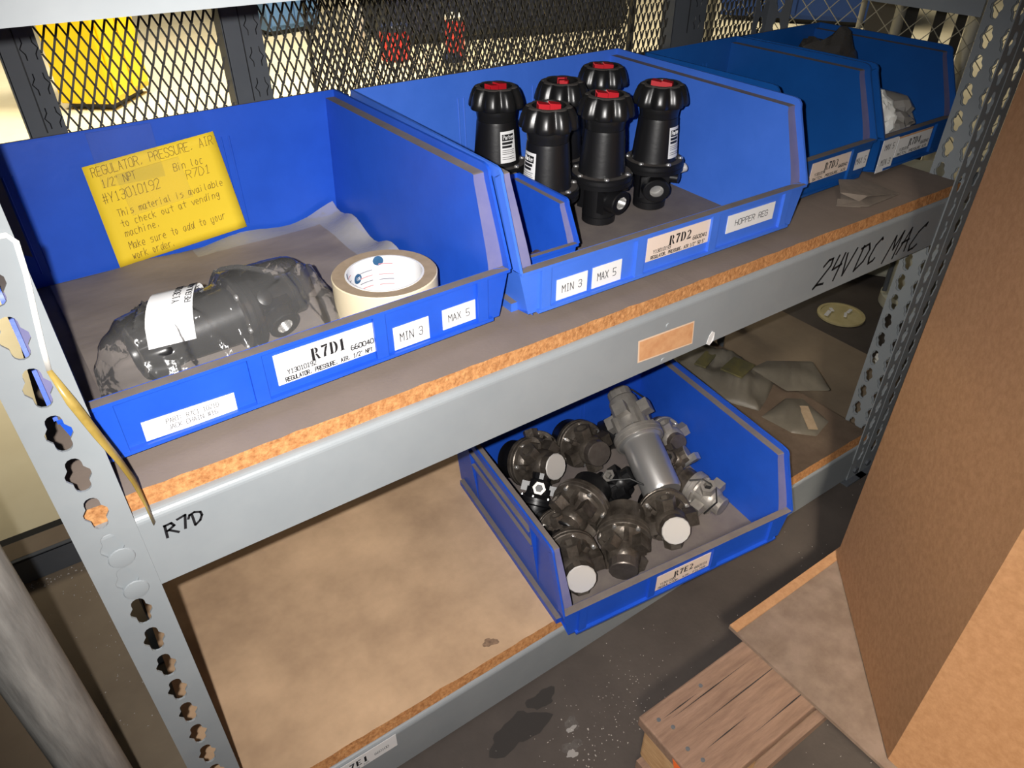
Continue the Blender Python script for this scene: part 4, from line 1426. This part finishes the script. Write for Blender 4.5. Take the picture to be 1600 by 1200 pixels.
def mesh_post(xa, xb, y0, deep, hasmark=True):
    m = MB()
    m.box(xa, xb, y0, y0 + .002, .100, .62)
    m.box(xa - .001, xa + .001, y0, y0 + deep, .100, .62)
    o = pp(m, 'post', M_DGREY)
    m = MB()
    u = xa + (xb - xa) * .74
    for k in range(13):
        z = .145 + PITCH * k
        for s in (-1, 1):
            m.tube([(u + s * .0052, y0 - .0004, z - .012), (u + s * .0052, y0 - .0004, z - .006), (u + s * .009, y0 - .0004, z), (u + s * .0052, y0 - .0004, z + .006), (u + s * .0052, y0 - .0004, z + .012)], .0007, 5)
    m.tube([(xa + (xb - xa) * .46, y0 - .0002, .129), (xa + (xb - xa) * .46, y0 - .0002, .62)], .0008, 5)
    m.build('slot_marks', M_BLACK, o)
    return o


for xa, xb in ((.2165, .256), (.463, .512), (1.268, 1.352)):
    mesh_post(xa, xb, PY, .03)
for x0, x1 in ((.257, .468), (.512, 1.262), (1.352, 1.57)):
    pp(expanded(x0, x1, .100, .66, PY + .006), 'mesh_screen', M_MESH, recalc=False)
m = MB(); m.box(.216, 1.646, PY - .004, PY + .030, .050, .100)
pp(m, 'bottom_rail', M_BLACK)
for x in (.25, .9, 1.60):
    m = MB(); m.box(x - .012, x + .012, PY + .004, PY + .028, FZ, .050)
    pp(m, 'leg', M_BLACK)
# a second expanded screen further back gives the crossing pattern
scr = thing('mesh_screen', 'dark expanded metal screen seen through the partition, further back', 'mesh screen', (1.4, 1.15, FZ))
m = expanded(.80, 1.72, -.20, .40, 0, .0127, .0285, .0046)
m.build('expanded_sheet', M_MESH, scr, loc=(-1.4, 0, -FZ), recalc=False)
m = MB(); m.box(.797, .80, -.006, .006, FZ, .42); m.box(1.72, 1.735, -.006, .006, FZ, .42); m.box(.8, 1.72, -.006, .006, -.215, -.20)
m.build('frame', M_MESH, scr, loc=(-1.4, 0, -FZ))

# low channel on the floor behind, left
ch = MB()
ch.box(-1.2, .9, .625, .630, FZ + .002, FZ + .052); ch.box(-1.2, .9, .625, .675, FZ + .050, FZ + .054)
ch.box(-1.2, .9, .632, .674, FZ + .054, FZ + .0545, 1)
o = ch.build('floor_channel', [M_DGREY, M_FLOORTAN]); tag(o, 'dark steel channel lying along the floor behind the left post', 'channel')

m = MB(); m.box(-1.2, 1.0, .735, .752, FZ + .0005, FZ + .006)
o = m.build('trim_1', M_BLACK); tag(o, kind='structure')

# ------------------------------------------------------------------ chain-link fence at right rear
fence = thing('chain_link_fence', 'chain link fence with pale posts behind the far right bins', 'fence', (2.88, 1.085, FZ), (0, 0, math.radians(-59.67)))
m = MB()
zc_ = -.10 - FZ
for i in range(-14, 15):
    for q_ in (1, -1):
        a = [(.078 * i + q_ * (k % 2) * .0 + q_ * .039 * k, .0016 * q_ * (1 if k % 2 else -1), zc_ - .42 + .043 * k) for k in range(0, 20)]
        a = [p for p in a if -.62 < p[0] < .62]
        if len(a) > 1: m.tube(a, .0018, 5)
m.build('wire_mesh', M_PALEPOLE, fence)
for x, r, M, yy in ((-.085, .010, M_PALEPOLE, .02), (.038, .018, M_PALEPOLE, .03), (.272, .020, M_FARWHITE, .03), (-.62, .02, M_PALEPOLE, .02), (.62, .02, M_PALEPOLE, .02)):
    m = MB(); m.lathe([(r, 0), (r, 1.2)], 20)
    m.build('post', M, fence, loc=(x, yy, 0))
for x, w, M in ((-.022, .094, M_FARGREY), (.075, .042, M_FARDARK), (.168, .034, M_FARDARK), (.236, .030, M_FARDARK)):
    m = MB(); m.box(x - w / 2, x + w / 2, .06, .08, 0, 1.2)
    m.build('slat', M, fence)


# ------------------------------------------------------------------ the hall behind
def cabinet(name, label, cat, x, y, w, d, h, rz, M, shelves=0, z=FZ, M2=None):
    r = thing(name, label, cat, (x, y, z), (0, 0, rz))
    m = MB(); m.box(-w / 2, w / 2, -d / 2, d / 2, .03, h)
    m.build('body', M, r, bevel=.008)
    m = MB(); m.box(-w / 2 + .02, -.004, -d / 2 - .012, -d / 2, .06, h - .03); m.box(.004, w / 2 - .02, -d / 2 - .012, -d / 2, .06, h - .03)
    m.build('door', M2 or M, r, bevel=.004)
    m = MB(); m.box(-w / 2 + .03, w / 2 - .03, -d / 2 + .03, d / 2 - .03, 0, .03)
    m.build('plinth', M_FARDARK, r)
    return r


cabinet('safety_cabinet', 'yellow steel cabinet seen through the mesh at upper left', 'cabinet', .70, 3.72, .36, .26, 1.1, .90, M_CABYEL)
cabinet('tool_cabinet', 'light blue steel cabinet far behind the mesh left of centre', 'cabinet', 2.05, 5.0, .40, .40, 1.1, .2, M_FARBLUE)
cabinet('tool_cabinet', 'royal blue tall cabinet behind the chain link fence', 'cabinet', 5.35, 3.25, 1.05, .45, 1.6, -.95, M_ROYAL)
cabinet('work_bench', 'dark charcoal workbench far behind the mesh', 'workbench', 3.30, 4.25, 1.7, .8, .9, -.22, M_FARDARK, M2=M_FARNAVY)


def drum(name, label, cat, x, y, r, h, M, M2):
    t = thing(name, label, cat, (x, y, FZ))
    m = MB(); m.lathe([(r * .9, 0), (r, h * .04), (r, h * .94), (r * .97, h)], 24); m.build('body', M, t)
    m = MB(); m.lathe([(r * 1.04, h), (r * 1.04, h + .02), (r * .9, h + .03)], 24); m.build('lid', M2, t)
    return t


drum('bucket', 'red bucket on the hall floor seen through the mesh', 'bucket', 2.28, 3.72, .085, .16, M_FARRED, M_FARNAVY)
drum('bucket', 'red and white tall can behind the mesh, right of the red bucket', 'bucket', 2.56, 3.50, .055, .22, M_FARRED, M_FARWHITE)
drum('bucket', 'small white can left of the red bucket behind the mesh', 'bucket', 2.16, 4.00, .060, .28, M_FARWHITE, M_FARWHITE)
drum('bucket', 'pale green can far behind the mesh above the wide bin', 'bucket', 2.30, 2.62, .050, .14, M_CREAMPL, M_FARWHITE)
drum('bucket', 'white jug-like can next to the pale green can', 'bucket', 2.15, 2.85, .045, .16, M_FARWHITE, M_FARNAVY)

# things on the dark floor right of the rack
m = MB(); m.lathe([(.056, 0), (.060, .001), (.060, .006), (.052, .007), (.052, .004), (.001, .004)], 48)
lid = m.build('plastic_disc', M_LID, loc=(1.862, .392, FZ + .0005)); tag(lid, 'round yellowed disc with white scraps lying on the dark floor', 'disc')
m = MB()
for (x, y, w, d, r) in ((-.030, .020, .030, .010, .3), (-.006, .026, .016, .008, 1.0), (.000, -.012, .022, .007, .5), (.026, -.006, .022, .008, .2)):
    m.M = Matrix.Translation((x, y, .0075)) @ Matrix.Rotation(r, 4, 'Z'); m.box(-w / 2, w / 2, -d / 2, d / 2, 0, .002)
o = m.build('paper_scraps', M_WHITE, loc=(1.862, .392, FZ + .0005)); tag(o, 'torn white paper scraps on the yellowed disc', 'paper scraps')
tote = thing('plastic_tote', 'cream plastic tote with a dark oval hand hole behind the yellowed disc', 'tote', (2.10, .52, FZ), (0, 0, -.95))
m = MB(); m.box(-.17, .17, 0, .16, 0, .30); m.build('tote_body', M_CREAMPL, tote, bevel=.012)
m = MB(); m.M = Matrix.Translation((-.03, -.001, .075)) @ Matrix.Rotation(math.pi / 2, 4, 'X')
m.prism([(a * 1.0, b * .62) for a, b in circle(.045, 28)], 0, .003); m.build('hand_hole', M_KHAKI, tote)
tub = thing('plastic_tub', 'round cream tub beside the tote, behind the slotted post', 'tub', (2.06, .32, FZ))
m = MB(); m.lathe([(.075, 0), (.078, .004), (.078, .030), (.070, .034), (.068, .036), (.074, .28)], 40); m.build('tub_body', M_CREAMPL, tub)
m = MB(); m.tube([(-.052, .052, .04), (-.056, .056, .28)], .006, 10); m.build('handle', M_DGREY, tub)
crumple('rag', 'crumpled pale rag on the dark floor behind the slotted post', 'rag', (.030, .024, .018), .25, M_FARWHITE, (1.735, .18, FZ + .018), 12)

# ------------------------------------------------------------------ pallet, pad sheet and big carton
pal = thing('pallet', 'dusty wooden pallet with orange paint on its end, under the big carton', 'pallet', (1.10, -.5, FZ))
PZ = -.482


def deck(y0, y1, x0=.604, x1=1.75, nm='deck_board'):
    m = MB(); m.box(x0, x1, y0, y1, PZ - .018, PZ, 0)
    return m.build(nm, [M_WOOD, M_WOODEND], pal, loc=(-1.10, .5, -FZ), bevel=.0025)


d0 = deck(-.288, -.170)
for a, b in ((-.52, -.42), (-.74, -.64), (-1.0, -.88)): deck(a, b, .88, 1.75)
for x in (.612, 1.14, 1.66):
    m = MB(); m.box(x, x + .038 if x > .7 else x + .045, -1.0, -.178, FZ + .018, PZ - .018) if x > .7 else m.box(x, x + .09, -.285, -.176, FZ + .018, PZ - .018)
    m.build('stringer', M_WOODEND if x < .7 else M_WOOD, pal, loc=(-1.10, .5, -FZ), bevel=.004)
m = MB(); m.box(.604, 1.75, -.285, -.180, FZ, FZ + .018); m.build('bottom_board', M_WOOD, pal, loc=(-1.10, .5, -FZ))
m = MB()
m.poly([(.6032, -.232, PZ - .002), (.6032, -.252, PZ - .004), (.6032, -.256, PZ - .017), (.6032, -.238, PZ - .018)])
m.build('paint_mark', M_ORANGE, d0, loc=(-.0006, 0, 0), solid=.0004)
for (x, y) in ((.622, -.188), (.630, -.205), (.625, -.235), (.630, -.255), (.700, -.185)):
    m = MB(); m.lathe([(.0022, PZ - .002), (.0028, PZ + .0012), (.001, PZ + .0016)], 10)
    m.build('nail', M_DGREY, d0, loc=(x, y, 0))
m = MB()
for (y, xa, xb) in ((-.196, .632, .780), (-.190, .625, .690), (-.222, .640, .860), (-.248, .640, .720), (-.268, .70, .86)):
    m.poly([(xa, y, PZ + .0004), ((xa + xb) / 2, y - .0008, PZ + .0004), (xb, y, PZ + .0004), ((xa + xb) / 2, y + .0008, PZ + .0004)])
m.build('grain_cracks', M_BLACK, d0)

m = MB()
ZS = PZ + .0005
m.poly([(.797, -.146, ZS + .003), (1.70, -.146, ZS + .003), (1.70, -1.0, ZS + .003), (.797, -1.0, ZS + .003)], 0)
o = m.build('pad_sheet', M_CARDDUST, solid=.005); tag(o, 'dusty cardboard pad sheet between the pallet and the big carton', 'cardboard sheet')
m2 = MB()
m2.box(.797, 1.70, -.160, -.146, ZS + .006, ZS + .009)
m2.build('folded_lip', M_CARD, o, bevel=.001)

carton = thing('octagonal_carton', 'tall brown octagonal cardboard carton on the pallet at right', 'carton', (1.25, -.60, PZ + .0110))
Pb = [(.810, -.383), (1.026, -.158), (1.60, -.158), (1.80, -.36), (1.80, -.90), (1.60, -1.1), (1.03, -1.1), (.810, -.90)]
m = MB()
n = len(Pb)
a = m.add([(x - 1.25, y + .60, 0) for x, y in Pb]); Pt = Pb
b = m.add([(x - 1.25, y + .60, 1.02) for x, y in Pt])
for i in range(n):
    j = (i + 1) % n
    m.face((a + i, a + j, b + j, b + i))
m.face(range(a, a + n))
m.build('carton_wall', M_CARD, carton, solid=.006, recalc=True)

# ------------------------------------------------------------------ crumbs on the dark floor
m = MB()
rnd = random.Random(21)


def fleck(x, y, z, r):
    P = []
    for k in range(4):
        t = rnd.uniform(0, 1.2) + k * 1.57
        P.append((x + r * math.cos(t) * rnd.uniform(.5, 1), y + r * math.sin(t) * rnd.uniform(.5, 1), z))
    k = m.add(P + [(x, y, z + r * .9)])
    for i in range(4): m.face((k + i, k + (i + 1) % 4, k + 4))


for _ in range(260):
    fleck(rnd.uniform(.28, 1.35), rnd.uniform(-.42, -.02), FZ + .0003, rnd.uniform(.0004, .0013))
for _ in range(130):
    fleck(rnd.gauss(.66, .05), rnd.gauss(-.10, .035), FZ + .0003, rnd.uniform(.0005, .0014))
for _ in range(90):
    fleck(rnd.gauss(.55, .03), rnd.gauss(-.14, .03), FZ + .0003, rnd.uniform(.0006, .0020))
for _ in range(150):
    fleck(rnd.gauss(.08, .05), rnd.uniform(.25, .62), FZ + .0003, rnd.uniform(.0006, .0018))
for _ in range(60):
    fleck(rnd.uniform(-.06, .14), rnd.gauss(.612, .006), FZ + .0003, rnd.uniform(.001, .003))
o = m.build('floor_crumbs', M_CRUMB, recalc=False); tag(o, 'white crumbs and dust flecks scattered over the concrete floor', 'debris', kind='stuff')
